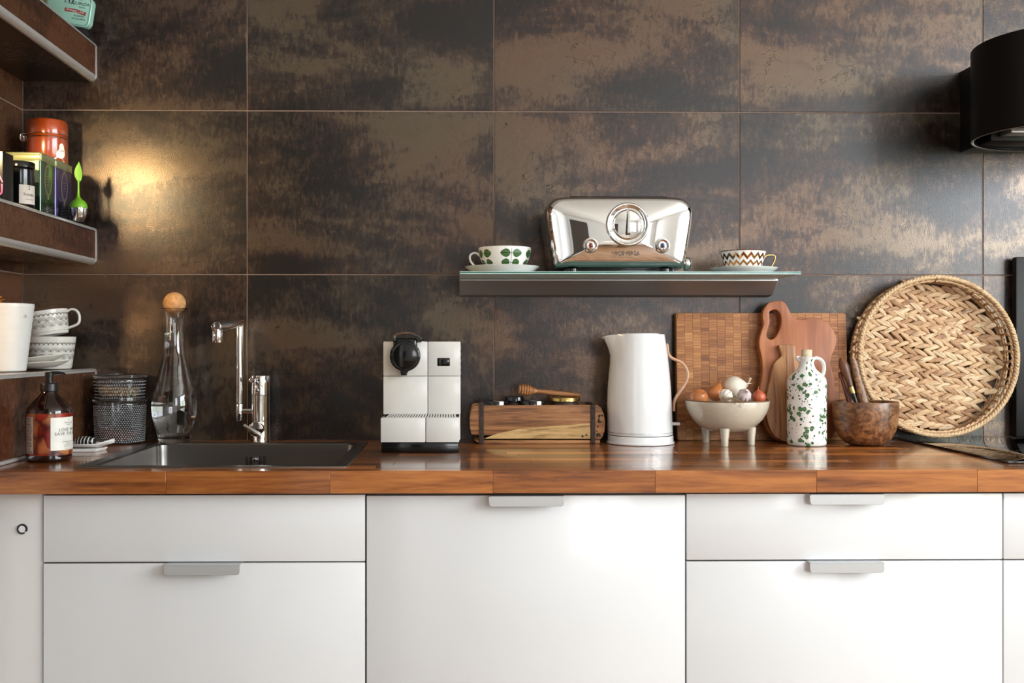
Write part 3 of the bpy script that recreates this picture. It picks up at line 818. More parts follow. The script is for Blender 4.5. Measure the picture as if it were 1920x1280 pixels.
for k in range(7):
    a = R(k * 51)
    s = 'O' if k == 0 else str(k)
    add_text(mk, s, .0038, lambda x, y, a=a: Vector((dx + .0383 * math.sin(a) + x, FY - .0046, dz + .0383 * math.cos(a) - .0019 + y)))
M['badge'] = plain('dark engraved mark', rgb(92, 88, 84), 0.3, 0.6)
part('dial_numbers', mk, M['badge'], dial, recalc=False, angle=0)
M['red_light'] = plain('red lens', rgb(120, 40, 28), 0.15); M['blue_light'] = plain('blue lens', rgb(40, 62, 104), 0.15)
for xx, mm_, lb in ((585, 'red_light', 'chrome button with a red lens'), (1398, 'blue_light', 'chrome button with a blue lens')):
    bx, bz_ = on_front(xx, 650)
    yb = fy(bx, bz_) - .001
    bt = part('button', front_lathe([(.0168, -.006), (.0168, .004), (.0155, .0062), (.0135, .0066), (.0115, .0045), (.0075, .0035), (.0070, .007), (.0050, .0078), (0, .0082)], bx, bz_, yb, 40), M['chrome'], t, label=lb)
    part('lens', MB().sphere((bx, yb - .0072, bz_), .0050, (1, .45, 1), 16), M[mm_], bt)
nx, nz_ = on_front(985, 762)
mk = MB()
add_text(mk, 'VICEVERSA', .0088, lambda x, y: Vector((nx + x + .002, fy(nx + x, nz_ + y) - .0020, nz_ + y)), 1.0)
add_text(mk, 'tix', .0040, lambda x, y: Vector((nx + x - .030, fy(nx + x - .03, nz_ + y) - .0012, nz_ + y + .004)), 1.0)
add_text(mk, 'design luca trazzi', .0034, lambda x, y: Vector((nx + x + .001, fy(nx + x, nz_ + y - .006) - .0012, nz_ + y - .0060)), 1.0)
part('name_badge', mk, M['silver'], t, recalc=False, angle=0)
mk = MB(); w = .0022
add_text(mk, 'VICEVERSA', .0088, lambda x, y: Vector((nx + x + .0026, fy(nx + x, nz_ + y) - .0009, nz_ + y - .0007)), 1.0)
part('badge_shadow_line', mk, M['badge'], t, recalc=False, angle=0)
kx = (1735 - 935) / ps
part('side_knob', MB().lathe([(0, .016), (.0105, .014), (.0150, .009), (.0160, .004), (.0150, 0), (.006, -.001), (.006, -.012), (0, -.012)], 40, (kx - .0025, -.035, tz_(830)), Matrix.Rotation(R(96), 4, 'Y')), M['chrome'], t)

# ================================================================ COFFEE MACHINE
my = -.275
mx = X(791, my)
t = thing('coffee_machine', 'white boxy capsule coffee machine with a black spout, right of the sink', 'coffee machine', (mx, -.15, CT))
sc_ = 1950.2 / (2.546 + my)
def mu_(u): return X(u, my)
def mz(v, y=my): return Z(v, y)
ztop, zmid, zlow = mz(640), mz(705), mz(776.5)
xl, xr = mu_(718.5), mu_(863.5)
xm = mu_(802)
part('body', MB().box(xl + .002, xr - .0005, my + .006, -.02, CT + .022, ztop - .001, .004), M['machine'], t, True)
g = .0005
part('front_panel', MB().box(xl, xm - g, my, my + .02, zmid + g, ztop, .0022), M['machine'], t, True)
part('front_panel', MB().box(xm + g, xr, my, my + .02, zmid + g, ztop, .0022), M['machine'], t, True)
part('front_panel', MB().box(xl, xm - g, my, my + .02, zlow, zmid - g, .0018), M['machine'], t, True)
part('front_panel', MB().box(xm + g, xr, my, my + .02, zlow, zmid - g, .0018), M['machine'], t, True)
# window
wx0, wx1, wz0, wz1 = mu_(819), mu_(844.5), mz(687), mz(670)
part('display_window', MB().box(wx0, wx1, my - .0006, my + .004, wz0, wz1, .0025), M['black_gloss'], t, True)
# drip tray drawer
dy = -.306
dxl, dxr, dxm = X(713.5, dy), X(861, dy), X(798, dy)
part('drip_tray', MB().box(dxl, dxm - g, dy, my + .02, mz(829, dy), mz(783, dy), .002), M['machine'], t, True)
part('drip_tray', MB().box(dxm + g, dxr, dy, my + .02, mz(829, dy), mz(783, dy), .002), M['machine'], t, True)
part('base', MB().box(dxl + .0015, dxr - .001, dy + .001, -.022, CT + .0003, mz(829.5, dy), .002), M['black_gloss'], t, True)
gm = MB(); nb = 26
zg = mz(783, dy)
part('tray_well', MB().box(dxl + .004, dxr - .004, dy + .004, my - .0002, zg - .004, zg - .0004).box(xl + .003, xr - .003, my + .002, my + .0055, zg - .004, zlow + .002), M['dark_slot'], t, True)
for i in range(nb):
    x = dxl + .010 + (dxr - dxl - .020) * i / (nb - 1)
    xb = x + .010 * (.5 - i / nb) + .003
    gm.faces([(x, dy + .005, zg + .0002), (x + .0038, dy + .005, zg + .0002), (xb + .0038, my - .001, zg + .0058), (xb, my - .001, zg + .0058), (x, dy + .005, zg - .002), (x + .0038, dy + .005, zg - .002)], [(0, 1, 2, 3), (0, 4, 5, 1)])
part('drip_grid', gm, M['machine'], t, True, angle=0, kind='stuff')
# black spout disc
cx_, cz_ = W(760.5, 667, my)
cr = 28.5 / sc_
o = []
for i in range(49):
    a = R(-90 + 14) + (2 * PI - R(28)) * i / 48
    o.append((cx_ + cr * math.cos(a), cz_ + cr * math.sin(a)))
o = o
xs, zs = W(758.5, 703, my)
neck = [(xs - .0065 - .0025, cz_ - cr * .97 - .003), (xs - .0065, cz_ - cr - .004), (xs - .0062, zs), (xs + .0062, zs), (xs + .0065, cz_ - cr - .004), (xs + .0085, cz_ - cr * .97 - .003)]
body_o = o + neck
sp = part('spout_cap', MB().prism(body_o, my - .030, my + .002, bev=.004, seg=4), M['black_gloss'], t, True, 60)
part('spout_face', MB().lathe([(cr * .80, 0), (cr * .78, .0014), (cr * .74, .0020), (0, .0022)], 48, (cx_, my - .030, cz_), Mx), M['black_gloss'], sp, True)
# neck block and chrome lever arch
part('spout_block', MB().box(cx_ - .026, cx_ + .026, my - .024, my + .01, cz_ + .008, mz(634), .006, 3), M['black_gloss'], t, True)
ar = catmull([(X(739, my), 0, mz(634)), (X(743, my), 0, mz(628.5)), (X(756, my), 0, mz(625.5)), (X(770, my), 0, mz(626)), (X(781, my), 0, mz(630)), (X(788, my), 0, mz(636)), (X(791, my), 0, mz(640))], 5)
lm = MB(); rings = []
for yy, dz_ in ((my - .026, -.001), (my - .028, .0018), (my - .026, .0038), (my + .05, .0055), (my + .10, .003), (my + .10, -.001)):
    rings.append([Vector((p.x, yy, p.z + dz_)) for p in ar])
lm.loft(rings + [rings[0]], False, False, closed=False)
part('lever', lm, M['chrome'], t, True, 60)
hb = MB()
for i in range(5): hb.box(xr - .001, xr + .0004, my + .015, my + .018, ztop - .01 - .014 * i - .008, ztop - .01 - .014 * i)
part('side_vent', hb, M['machine'], t, True)
# ================================================================ KETTLE
ky = -.102
kx_, _ = W(1200.6, 800, ky)
t = thing('kettle', 'tall white enamel electric kettle with a bent beech handle', 'kettle', (kx_, ky, CT))
def kmod(p, a):
    # the body leans a hair to the left as it rises; pouring lip on the left
    h = p.z
    q = p.copy(); q.x -= .0028 * min(1, h / .1)
    phi = abs(((a - 1.5 * PI + PI) % (2 * PI)) - PI)
    if h > .200:
        tt = max(0, (h - .200) / .055)
        w = math.exp(-(phi / .50) ** 2)
        q.x -= .0285 * w * tt ** 1.35
        if h > .25: q.z -= .0075 * math.exp(-(phi / .36) ** 2)
        q.y *= 1 - .12 * w * tt
    return q
kp = [(0, .0215), (.0758, .0215), (.0764, .0225), (.0763, .028), (.0760, .060), (.0755, .0927), (.0738, .130), (.0706, .169), (.0686, .188), (.0665, .207), (.0642, .222), (.0622, .237), (.0603, .250), (.0596, .2545), (.0592, .2560), (.0580, .2560), (.0572, .253), (0, .253)]
part('body', MB().lathe(kp, 96, mod=kmod), M['kettle'], t, angle=50)
part('seam', MB().lathe([(.0760, .0268), (.0768, .0272), (.0768, .0279), (.0760, .0283)], 96, mod=kmod), M['silver'], t)
part('base_plate', MB().lathe([(0, .0003), (.0775, .0003), (.0795, .0015), (.0797, .0042), (.0775, .0058), (.0768, .0085), (.0768, .0188), (.0760, .0200), (0, .0200)], 96), M['kettle'], t)
part('base_gap', MB().lathe([(0, .0201), (.0735, .0201), (.0735, .0214), (0, .0214)], 64), M['dark_slot'], t)
part('lid', MB().lathe([(0, .2590), (.044, .2588), (.0475, .2578), (.048, .2545), (.0480, .2535), (0, .2535)], 64, (-.004, 0, 0)), M['kettle'], t)
hp = [((u - 446) / 3935, 0, (1165 - v) / 3935) for u, v in ((686, 248), (695, 262), (702, 325), (722, 362), (762, 388), (815, 412), (856, 448), (880, 498), (884, 545), (868, 600), (830, 662), (786, 730), (764, 775), (757, 815), (755, 868))]
part('handle', MB().tube(catmull(hp, 5), 0, 12, flat=(.0034, .0085)), M['beech'], t, angle=50, label='bent beech wood handle')
part('switch_lever', MB().box(.0735, (812 - 446) / 3935, -.006, .006, (1000 - 1165) / -3935, (972 - 1165) / -3935, .0012), M['machine'], t)

# ================================================================ OLD BRICK MOULD with spice jars and honey dipper
by0, by1 = -.118, -.012
t = thing('wooden_box', 'weathered wooden brick mould box with two iron straps, left of the kettle', 'box', (X(1008, by0), -.06, CT))
def bpt(zx, zy): return W(860 + zx / 4.571, 690 + zy / 4.571, by0)
shape = [(130, 322), (1190, 316), (1222, 340), (1245, 395), (1256, 470), (1250, 540), (1232, 590), (1212, 612), (1212, 648), (170, 652), (135, 622), (110, 570), (95, 500), (94, 440), (103, 380), (116, 342)]
op = [bpt(*p) for p in shape]
op = [(x, max(z, CT + .0004)) for x, z in op]
zb_ = bpt(0, 612)[1]
part('front_board', MB().prism([(x, z) for x, z in op if z > zb_ - .001] , by0, by0 + .016, bev=.0012), M['old_wood'], t, True)
xL, xR = bpt(104, 0)[0], bpt(1250, 0)[0]
part('bottom_board', MB().prism([bpt(135, 618), bpt(1212, 616), (bpt(1212, 0)[0], CT + .0004), (bpt(175, 0)[0], CT + .0004)], by0 + .0008, by1, bev=.0012), M['old_wood'], t, True)
part('back_board', MB().prism([(x, z) for x, z in op if z > zb_ - .001], by1 - .014, by1, bev=.0012), M['old_wood'], t, True)
for u in (175, 1120):
    xa = bpt(u, 0)[0]
    part('end_board', MB().box(xa, xa + .012, by0 + .0165, by1 - .0145, zb_ + .001, bpt(0, 325)[1]), M['old_wood'], t, True)
wedge = [(215, 604), (330, 560), (520, 520), (760, 500), (1000, 482), (1125, 470), (1128, 604)]
part('worn_patch', MB().prism([bpt(*p) for p in wedge], by0 - .0009, by0 + .001, bev=.0004, seg=1), M['pale_old_wood'], t, True)
rr = random.Random(5); cm = MB()
for i in range(26):
    zx, zy = rr.choice([(rr.uniform(1050, 1122), rr.uniform(490, 600)), (rr.uniform(1175, 1238), rr.uniform(400, 600))])
    x, z = bpt(zx, zy); cm.sphere((x, by0 + .0005, z), rr.uniform(.0018, .0042), (1.2, .55, .8), 8, Matrix.Rotation(rr.uniform(0, 3), 4, 'Y'))
part('rough_knot', cm, M['iron'], t, True, kind='stuff')
for u0, u1, tp in ((178, 215, 288), (1133, 1170, 312)):
    x0, x1 = bpt(u0, 0)[0], bpt(u1, 0)[0]
    m = MB().box(x0, x1, by0 - .0026, by0 - .0010, CT + .0005, bpt(0, tp)[1], .0004, 1).box(x0, x1, by0 - .0026, by1 + .001, bpt(0, tp)[1] - .0012, bpt(0, tp)[1], .0003, 1)
    m.sphere(((x0 + x1) / 2, by0 - .0026, bpt(0, 640)[1]), .0025, (1, .5, 1), 10).sphere(((x0 + x1) / 2, by0 - .0026, bpt(0, 340)[1]), .0022, (1, .5, 1), 10)
    part('iron_strap', m, M['iron'], t, True)
M['spice'] = plain('dark jar contents', rgb(60, 38, 24), 0.6)
def spice_jar(u0, u1, vtop, yc, label, lid='black_gloss', tag_=None, hl=.012):
    x0, x1 = X(u0, yc), X(u1, yc); r = (x1 - x0) / 2; zt = Z(vtop, yc - r * .5)
    zb = zb_ + .0012
    o = thing('spice_jar', label, 'jar', ((x0 + x1) / 2, yc, zb))
    h = zt - zb
    part('jar_body', MB().lathe([(0, 0), (r * .86, 0), (r * .92, .003), (r * .92, h - hl - .008), (r * .82, h - hl - .002), (r * .82, h - .003), (0, h - .003)], 32), M['spice'], o)
    part('lid', MB().lathe([(r * .93, h - hl), (r, h - hl), (r, h - .0015), (r * .97, h), (r * .90, h), (r * .88, h - .001), (0, h - .001)], 48), M[lid], o)
    if tag_:
        m = MB(); s0, s1 = tag_
        vs = []; fs = []
        n = 6
        for i in range(n + 1):
            a = s0 + (s1 - s0) * i / n
            rx, ry = math.sin(a), -math.cos(a)
            vs += [(rx * (r + .0004), ry * (r + .0004), h - hl * .95), (rx * (r + .0004), ry * (r + .0004), h + .0003)]
            if i: fs.append((2 * i - 2, 2 * i, 2 * i + 1, 2 * i - 1))
        m.faces(vs, fs)
        a = (s0 + s1) / 2
        ww = r * (s1 - s0) * .5
        dxx, dyy = math.sin(a), -math.cos(a)
        px_, py_ = math.cos(a), math.sin(a)
        m.faces([(dxx * r + px_ * ww, dyy * r + py_ * ww, h + .0004), (dxx * r - px_ * ww, dyy * r - py_ * ww, h + .0004), (-dxx * r * .3 - px_ * ww, -dyy * r * .3 - py_ * ww, h + .0004), (-dxx * r * .3 + px_ * ww, -dyy * r * .3 + py_ * ww, h + .0004)], [(0, 1, 2, 3)])
        part('paper_label', m, M['porcelain'], o, recalc=False, angle=0)
    return o
spice_jar(907, 952, 752.5, -.079, 'jar with a black lid and white paper tag, leftmost in the wooden box', tag_=(R(15), R(38)))
spice_jar(947, 983, 743.5, -.042, 'taller jar with a dark shiny lid behind the two tagged jars')
spice_jar(976, 1022, 752, -.079, 'jar with a black lid and white tag, directly under the honey dipper', tag_=(R(15), R(38)))
spice_jar(1030, 1087, 745, -.062, 'jar with a gold lid at the right end of the wooden box', lid='brass', hl=.009)
d0 = Vector((W(985, 731, -.058)[0], -.058, W(985, 731, -.058)[1])); d1 = Vector((W(1089, 742, -.050)[0], -.050, W(1089, 741, -.050)[1]))
t = thing('honey_dipper', 'carved wooden honey dipper lying across the jar lids', 'honey dipper', d0)
L_ = (d1 - d0).length
q = Vector((1, 0, 0)).rotation_difference((d1 - d0).normalized())
t.rotation_mode = 'QUATERNION'; t.rotation_quaternion = q
TOX = Matrix.Rotation(PI / 2, 4, 'Y')
hd = [(0, -.018), (.006, -.0172)]
for i in range(6):
    x = -.0155 + i * .0060; rr_ = .0142 * math.sqrt(max(.1, 1 - ((x + .002) / .0205) ** 2))
    hd += [(rr_ * .97, x), (rr_, x + .0018), (rr_ * .99, x + .0045), (rr_ * .72, x + .0049), (rr_ * .72, x + .0056)]
hd += [(.0085, .0200), (.0060, .0240), (.0048, .0300)]
part('head', MB().lathe(hd + [(0, .0300)], 32, (0, 0, 0), TOX), M['dipper'], t)
part('handle', MB().lathe([(0, .0302), (.0048, .0302), (.0052, .045), (.0058, .070), (.0056, .095), (.0045, L_ - .012), (.0050, L_ - .003), (.003, L_), (0, L_)], 24, (0, 0, 0), TOX), M['dipper'], t)

# ================================================================ FOOTED BOWL with onions and garlic
by = -.136
bx_ = X(1363.2, by)
t = thing('footed_bowl', 'cream glazed ceramic bowl on three short feet, heaped with onions and garlic', 'bowl', (bx_, by, CT))
bz0 = .0270; bz1 = .1035
pr = [(0, bz0), (.022, bz0 + .0008), (.045, bz0 + .0060), (.065, bz0 + .0165), (.080, bz0 + .032), (.0895, bz0 + .048), (.0945, bz0 + .062), (.0965, bz1 - .0012), (.0960, bz1), (.0945, bz1 + .0003), (.0925, bz1 - .001), (.089, bz0 + .052), (.080, bz0 + .037), (.060, bz0 + .020), (.030, bz0 + .009), (0, bz0 + .006)]
part('body', MB().lathe(pr, 72), M['cream'], t)
part('rim', MB().lathe([(.0966, bz1 - .0016), (.0968, bz1 + .0003), (.0950, bz1 + .0012), (.0930, bz1 + .0006)], 72), M['brown_rim'], t)
for fx_, fy_ in ((-.0190, -.052), (.050, -.022), (-.040, .040)):
    part('foot', MB().lathe([(0, .0003), (.0074, .0003), (.0082, .0015), (.0086, .018), (.0105, .030), (.0115, .042)], 24, (fx_, fy_, 0)), M['cream'], t)
M['onion'] = plain('golden onion skin', rgb(186, 112, 62), 0.32, var=0.25, scale=25, coat=0.2)
M['shallot'] = plain('copper shallot skin', rgb(186, 92, 62), 0.35, var=0.22, scale=25)
M['white_onion'] = plain('papery white onion skin', rgb(226, 214, 198), 0.45, var=0.1, scale=25)
M['garlic'] = plain('garlic skin', rgb(228, 216, 204), 0.5, var=0.1, scale=40, bmp=0.1)
M['garlic_purple'] = plain('purplish garlic skin', rgb(208, 190, 190), 0.5, var=0.14, scale=40, bmp=0.1)
M['root'] = plain('dry roots', rgb(196, 174, 140), 0.8)
def onion(name, label, u, v, y, r, mat, tilt, tip=.35, cat='onion', squash=.95):
    x, z = W(u, v, y)
    o = thing(name, label, cat, (x, y, z), tilt)
    pr = []
    for i in range(15):
        a = -PI / 2 + PI * i / 14
        rr, zz = r * math.cos(a), r * squash * math.sin(a)
        if a > .7: 
            k = (a - .7) / (PI / 2 - .7); zz += r * tip * k * k; rr *= 1 - .12 * k
        pr.append((max(rr, 0 if i in (0, 14) else .0008), zz))
    def rib(p, a): 
        k = 1 + .012 * math.cos(9 * a); return Vector((p.x * k, p.y * k, p.z))
    part('bulb', MB().lathe(pr, 40, mod=rib), mat, o, angle=60)
    zt = pr[-1][1]
    part('stalk', MB().tube([(0, 0, zt - r * .1), (.001, 0, zt + r * .12), (.003, .001, zt + r * .38)], [r * .10, r * .055, .0004], 8), mat, o)
    return o
onion('onion', 'round golden brown onion at the left of the footed bowl', 1310.5, 746, -.150, .0215, M['onion'], (R(60), R(-10), R(20)), .12)
onion('onion', 'pointed brown onion standing behind the front garlic bulb', 1342, 738, -.118, .0195, M['onion'], (R(-8), R(22), 0), .62)
onion('onion', 'large papery white onion topmost in the bowl', 1377, 726, -.110, .0265, M['white_onion'], (R(10), R(72), 0), .2)
onion('shallot', 'small copper red shallot at the right edge of the bowl', 1423, 744.5, -.140, .0160, M['shallot'], (0, R(-6), 0), .28, 'shallot')
def garlic(label, u, v, y, r, mat, tilt, n=9):
    x, z = W(u, v, y)
    o = thing('garlic_bulb', label, 'garlic', (x, y, z), tilt)
    pr = [(0, -.74), (.30, -.76), (.62, -.66), (.88, -.40), (1.0, -.05), (.94, .28), (.76, .55), (.52, .76), (.32, .93), (.22, 1.12), (.19, 1.34), (.17, 1.36), (0, 1.34)]
    pr = [(p.x, p.z) for p in catmull([(a_, 0, b_) for a_, b_ in pr], 3)]
    def lobes(p, a):
        zz = p.z / r; k = 1 - .20 * math.exp(-(zz + .05) ** 2 / .45) * (1 - abs(math.sin(n * a / 2)) ** .55)
        return Vector((p.x * k, p.y * k, p.z))
    part('cloves', MB().lathe([(max(a_, 0) * r, b_ * r) for a_, b_ in pr], 90, mod=lobes), mat, o, angle=60)
    part('root_disc', MB().lathe([(0, -r * .80), (r * .22, -r * .80), (r * .30, -r * .74), (0, -r * .6)], 20), M['root'], o)
    return o
garlic('white garlic bulb in front with hairy roots pointing forward', 1361, 742, -.168, .0165, M['garlic'], (R(-15), R(70), R(25)))
garlic('purplish white garlic bulb in the middle front of the bowl', 1395.5, 741, -.172, .0165, M['garlic_purple'], (R(55), R(8), 0))
rt = MB(); rr = random.Random(3)
for i in range(34):
    x0, z0 = W(1370 + rr.uniform(-6, 6), 747 + rr.uniform(-3, 3), -.188)
    dx_ = rr.uniform(-.014, .018); dz_ = rr.uniform(-.016, .002)
    y_ = -.190 - rr.random() * .010
    rt.tube(catmull([(x0, -.182, z0), (x0 + dx_ * .5 + rr.uniform(-.003, .003), y_ - .004, z0 + dz_ * .3), (x0 + dx_, y_ - .042 * 0 - .041 * (1 if z0 + dz_ < CT + bz1 + .004 else .3) , z0 + dz_)], 3), .00035, 4)
single('garlic_roots', rt, M['root'], 'tangle of thin dry garlic roots hanging over the bowl rim', 'roots', (bx_, -.19, CT + .11), world=True, kind='stuff')
x0, z0 = W(1398, 729, -.112); x1, z1 = W(1407, 708, -.112)
single('garlic_stalk', MB().tube(catmull([(x0 - .004, -.112, z0 - .004), ((x0 + x1) / 2, -.114, (z0 + z1) / 2), (x1, -.112, z1)], 4), [.0032, .0028, .0024, .0022, .0020, .0022, .0028, .0036, .0040], 8), M['root'], 'dry cut garlic stalk sticking up above the white onion', 'stalk', (x0, -.112, z0), world=True)

# ================================================================ CUTTING BOARDS
def lean(t_, deg): t_.rotation_euler = (R(deg), 0, 0)
# end-grain board
yb = -.042
t = thing('chopping_board', 'large rectangular end grain chopping board leaning on the tiles', 'chopping board', (X(1431, yb), yb, CT + .0005))
bw = (X(1590, yb + .03) - X(1272, yb + .03)); zt = Z(586, -.030) - CT
hw = bw / 2; th = .022
ol = []
for cx2, cz2, a0 in ((hw - .006, zt - .006, 0), (-hw + .006, zt - .006, PI / 2), (-hw + .006, .006, PI), (hw - .006, .006, 1.5 * PI)):
    for k in range(5): a = a0 + PI / 2 * k / 4; ol.append((cx2 + .006 * math.cos(a), cz2 + .006 * math.sin(a)))
M['board_side'] = wood_mat('board edge wood', (rgb(110, 70, 34), rgb(156, 104, 56), rgb(184, 130, 76)), 'z', 0.5, rand=False)
part('slab', MB().prism(ol, .0012, th, bev=.0015), M['board_side'], t)
def attr_wood(name):
    m, nt, b = newmat(name); L = nt.links
    at = N(nt, 'ShaderNodeAttribute', attribute_name='tone')
    rp = ramp(nt, [(0, rgb(126, 72, 34)), (0.35, rgb(166, 104, 54)), (0.75, rgb(190, 128, 72)), (1, rgb(208, 150, 92))], at.outputs['Fac'])
    co = coords(nt, (60, 60, 500)); n1 = N(nt, 'ShaderNodeTexNoise'); n1.inputs['Scale'].default_value = 1; n1.inputs['Detail'].default_value = 3; L.new(co, n1.inputs[0])
    r2 = ramp(nt, [(.3, (.72, .7, .66, 1)), (.7, (1.1, 1.1, 1.1, 1))], n1.outputs['Fac'])
    mu = N(nt, 'ShaderNodeMix', data_type='RGBA', blend_type='MULTIPLY'); mu.inputs[0].default_value = 1
    L.new(rp.outputs[0], mu.inputs[6]); L.new(r2.outputs[0], mu.inputs[7]); L.new(mu.outputs[2], b.inputs['Base Color'])
    b.inputs['Roughness'].default_value = .5
    return m
M['blocks'] = attr_wood('end grain blocks')
bm_ = MB(); tones = []
rr = random.Random(9); ncol = 21; cw = (bw - .003) / ncol
for i in range(ncol):
    x0 = -hw + .0015 + cw * i; z = .0015 + (0 if i % 2 else -.003); col_t = rr.uniform(-.15, .15) - (.2 if i in (3,) else 0)
    while z < zt - .0015:
        h = rr.uniform(.0055, .0085); z1_ = min(z + h, zt - .0015); z0_ = max(z, .0015)
        if z1_ - z0_ > .0012:
            if (i == 0 or i == ncol - 1) and (z0_ < .006 or z1_ > zt - .006):
                a_, b_ = (x0 + (.003 if i == 0 else 0), x0 + cw - (.003 if i == ncol - 1 else 0))
            else: a_, b_ = x0, x0 + cw
            d_ = .0004 * rr.random()
            e = .0003
            vs = [(a_ + e, d_, z0_ + e), (b_ - e, d_, z0_ + e), (b_ - e, d_, z1_ - e), (a_ + e, d_, z1_ - e), (a_ + .0001, .0014, z0_ + .0001), (b_ - .0001, .0014, z0_ + .0001), (b_ - .0001, .0014, z1_ - .0001), (a_ + .0001, .0014, z1_ - .0001)]
            bm_.faces(vs, [(0, 1, 2, 3), (1, 0, 4, 5), (2, 1, 5, 6), (3, 2, 6, 7), (0, 3, 7, 4)])
            tones += [min(1, max(0, .5 + col_t + rr.uniform(-.28, .28)))] * 5
        z = z1_
o = part('end_grain_blocks', bm_, M['blocks'], t, angle=0, kind='stuff', recalc=False)
at = o.data.attributes.new('tone', 'FLOAT', 'FACE')
for i, v in enumerate(tones[:len(at.data)]): at.data[i].value = v
lean(t, -3.2)

# wavy board with a slot handle
yw = -.088
sc4 = 1950.2 / (2.546 - .080)
def wp(zx, zy, y=-.070): return W(1380 + zx / 4.0, 540 + zy / 4.0, y)
ox_ = wp(450, 0)[0]
t = thing('wavy_board', 'reddish wooden board of wavy outline with a curved handle hole', 'chopping board', (ox_, yw, CT + .0005))
outl = [(262, 102), (300, 88), (345, 82), (380, 90), (402, 115), (420, 155), (438, 195), (468, 220), (520, 228), (572, 212), (625, 212), (690, 238), (738, 290), (768, 360), (766, 410), (745, 465), (724, 510), (716, 570), (728, 630), (738, 690), (738, 800), (738, 950), (732, 1040), (700, 1110), (620, 1150), (480, 1160), (330, 1150), (255, 1100), (212, 1030), (185, 920), (172, 820), (180, 730), (196, 660), (204, 590), (198, 510), (184, 440), (184, 380), (202, 320), (222, 262), (216, 205), (226, 150)]
def loc_out(pts, n=3):
    r_ = [wp(*p) for p in pts]
    c = catmull([(x - ox_, 0, z - CT - .0005) for x, z in r_], n, True)
    return [(p.x, max(p.z, .0004)) for p in c]
hol = [(272, 168), (300, 152), (328, 156), (350, 188), (356, 235), (344, 295), (318, 348), (286, 378), (256, 374), (242, 345), (254, 300), (270, 245), (268, 200)]
def dd(l):
    r_ = [l[0]]
    for p in l[1:]:
        if abs(p[0] - r_[-1][0]) + abs(p[1] - r_[-1][1]) > .0006: r_.append(p)
    return r_
part('board', MB().prism(dd(loc_out(outl)), 0, .021, [dd(loc_out(hol))], bev=.0022, seg=3), M['teak'], t, angle=50)
lean(t, -7.0)

# small paddle board in front
yp = -.106
def wp2(zx, zy, y=-.092): return W(1380 + zx / 4.0, 540 + zy / 4.0, y)
ox_ = wp2(410, 0)[0]
t = thing('paddle_board', 'small figured wooden paddle board behind the green speckled bottle', 'chopping board', (ox_, yp, CT + .0005))
out2 = [(338, 424), (352, 418), (455, 418), (463, 424), (462, 480), (470, 512), (510, 535), (560, 590), (590, 680), (610, 790), (618, 900), (600, 1020), (550, 1110), (470, 1150), (370, 1150), (285, 1110), (240, 1030), (218, 920), (216, 850), (235, 780), (262, 690), (280, 600), (305, 548), (350, 510), (355, 490), (346, 455)]
r_ = [wp2(*p) for p in out2]
c = catmull([(x - ox_, 0, z - CT - .0005) for x, z in r_], 3, True)
part('board', MB().prism(dd([(p.x, max(p.z, .0004)) for p in c]), 0, .014, bev=.0015), M['olive'], t, angle=50)
lean(t, -7.4)

# ================================================================ SPECKLED BOTTLE
gy = -.154
gx = X(1512.5, gy)
t = thing('oil_bottle', 'white ceramic oil bottle spattered with green glaze and stopped with cork', 'bottle', (gx, gy + .0, CT))
S = 3.25e3 * (2.55 - .146) / (2.546 - .154) / 1.0
def gp(r, v): return (r / S, (1190 - v) / S)
outer = [gp(132, 1189.5), gp(143, 1180), gp(145, 1150), gp(145, 900), gp(145, 720), gp(142, 695), gp(130, 672), gp(100, 645), gp(72, 620), gp(60, 600), gp(53, 580), gp(52, 565), gp(58, 550), gp(66, 535), gp(68, 526)]
part('body', MB().lathe([(0, .0004)] + [(outer[0][0], .0004)] + outer[1:] + [gp(60, 523), gp(44, 530), gp(40, 560), (0, gp(0, 565)[1])], 64), M['porcelain'], t, angle=50)
sp_ = MB().tube([(-.014, 0, gp(0, 545)[1]), (-.020, 0, gp(0, 535)[1]), (-.0245, 0, gp(0, 525)[1])], [.007, .006, .0035], 12)
part('pouring_lip', sp_, M['porcelain'], t)
hp = [((zx - 532) / S, 0, (1190 - zy) / S) for zx, zy in ((572, 545), (600, 533), (632, 542), (655, 566), (664, 605), (660, 640), (648, 672))]
part('handle', MB().tube(catmull(hp, 5), 0, 12, flat=(.0042, .0065)), M['porcelain'], t)
part('cork', MB().lathe([gp(0, 535), gp(38, 535), gp(40, 478), gp(37, 470), gp(0, 470)], 32), M['pale_cork'], t, label='pale cork stopper')
f = interp(outer); rr = random.Random(21)
sm = [MB(), MB()]
def splat(mb, s, z, r, off):
    fn = cylmap(f, 0, .0446, off)
    ph = rr.uniform(0, 6); pts = []
    for i in range(14):
        a = 2 * PI * i / 14; q = r * (1 + .12 * math.sin(2 * a + ph) + .08 * math.sin(5 * a + ph * 2))
        pts.append((s + q * math.cos(a), z + q * math.sin(a)))
    blob(mb, fn, pts, s, z)
H = outer[10][1]
for cl in range(58):
    s = rr.uniform(-.085, .085); z = rr.uniform(.006, .165)
    for k in range(rr.choice((3, 5, 7))):
        s2 = s + rr.gauss(0, .008); z2 = min(max(.004, z + rr.gauss(0, .009)), .185)
        r = rr.choice((.0008, .0011, .0014, .002, .003, .0042))
        splat(sm[0 if r < .0025 else 1], s2, z2, r, .0003 + rr.random() * .0002)
        if r >= .003: splat(sm[0], s2 + .0005, z2 - .0004, r * 1.12, .00015)
for k in range(120): splat(sm[0], rr.uniform(-.09, .09), rr.uniform(.004, .17), rr.uniform(.0004, .001), .0003)
for s, z, r in ((-.012, .178, .004), (.010, .186, .0045), (-.004, .165, .005), (.006, .172, .003), (.012, .196, .004), (-.010, .190, .003)): splat(sm[1], s * 1.2, z, r, .0004)
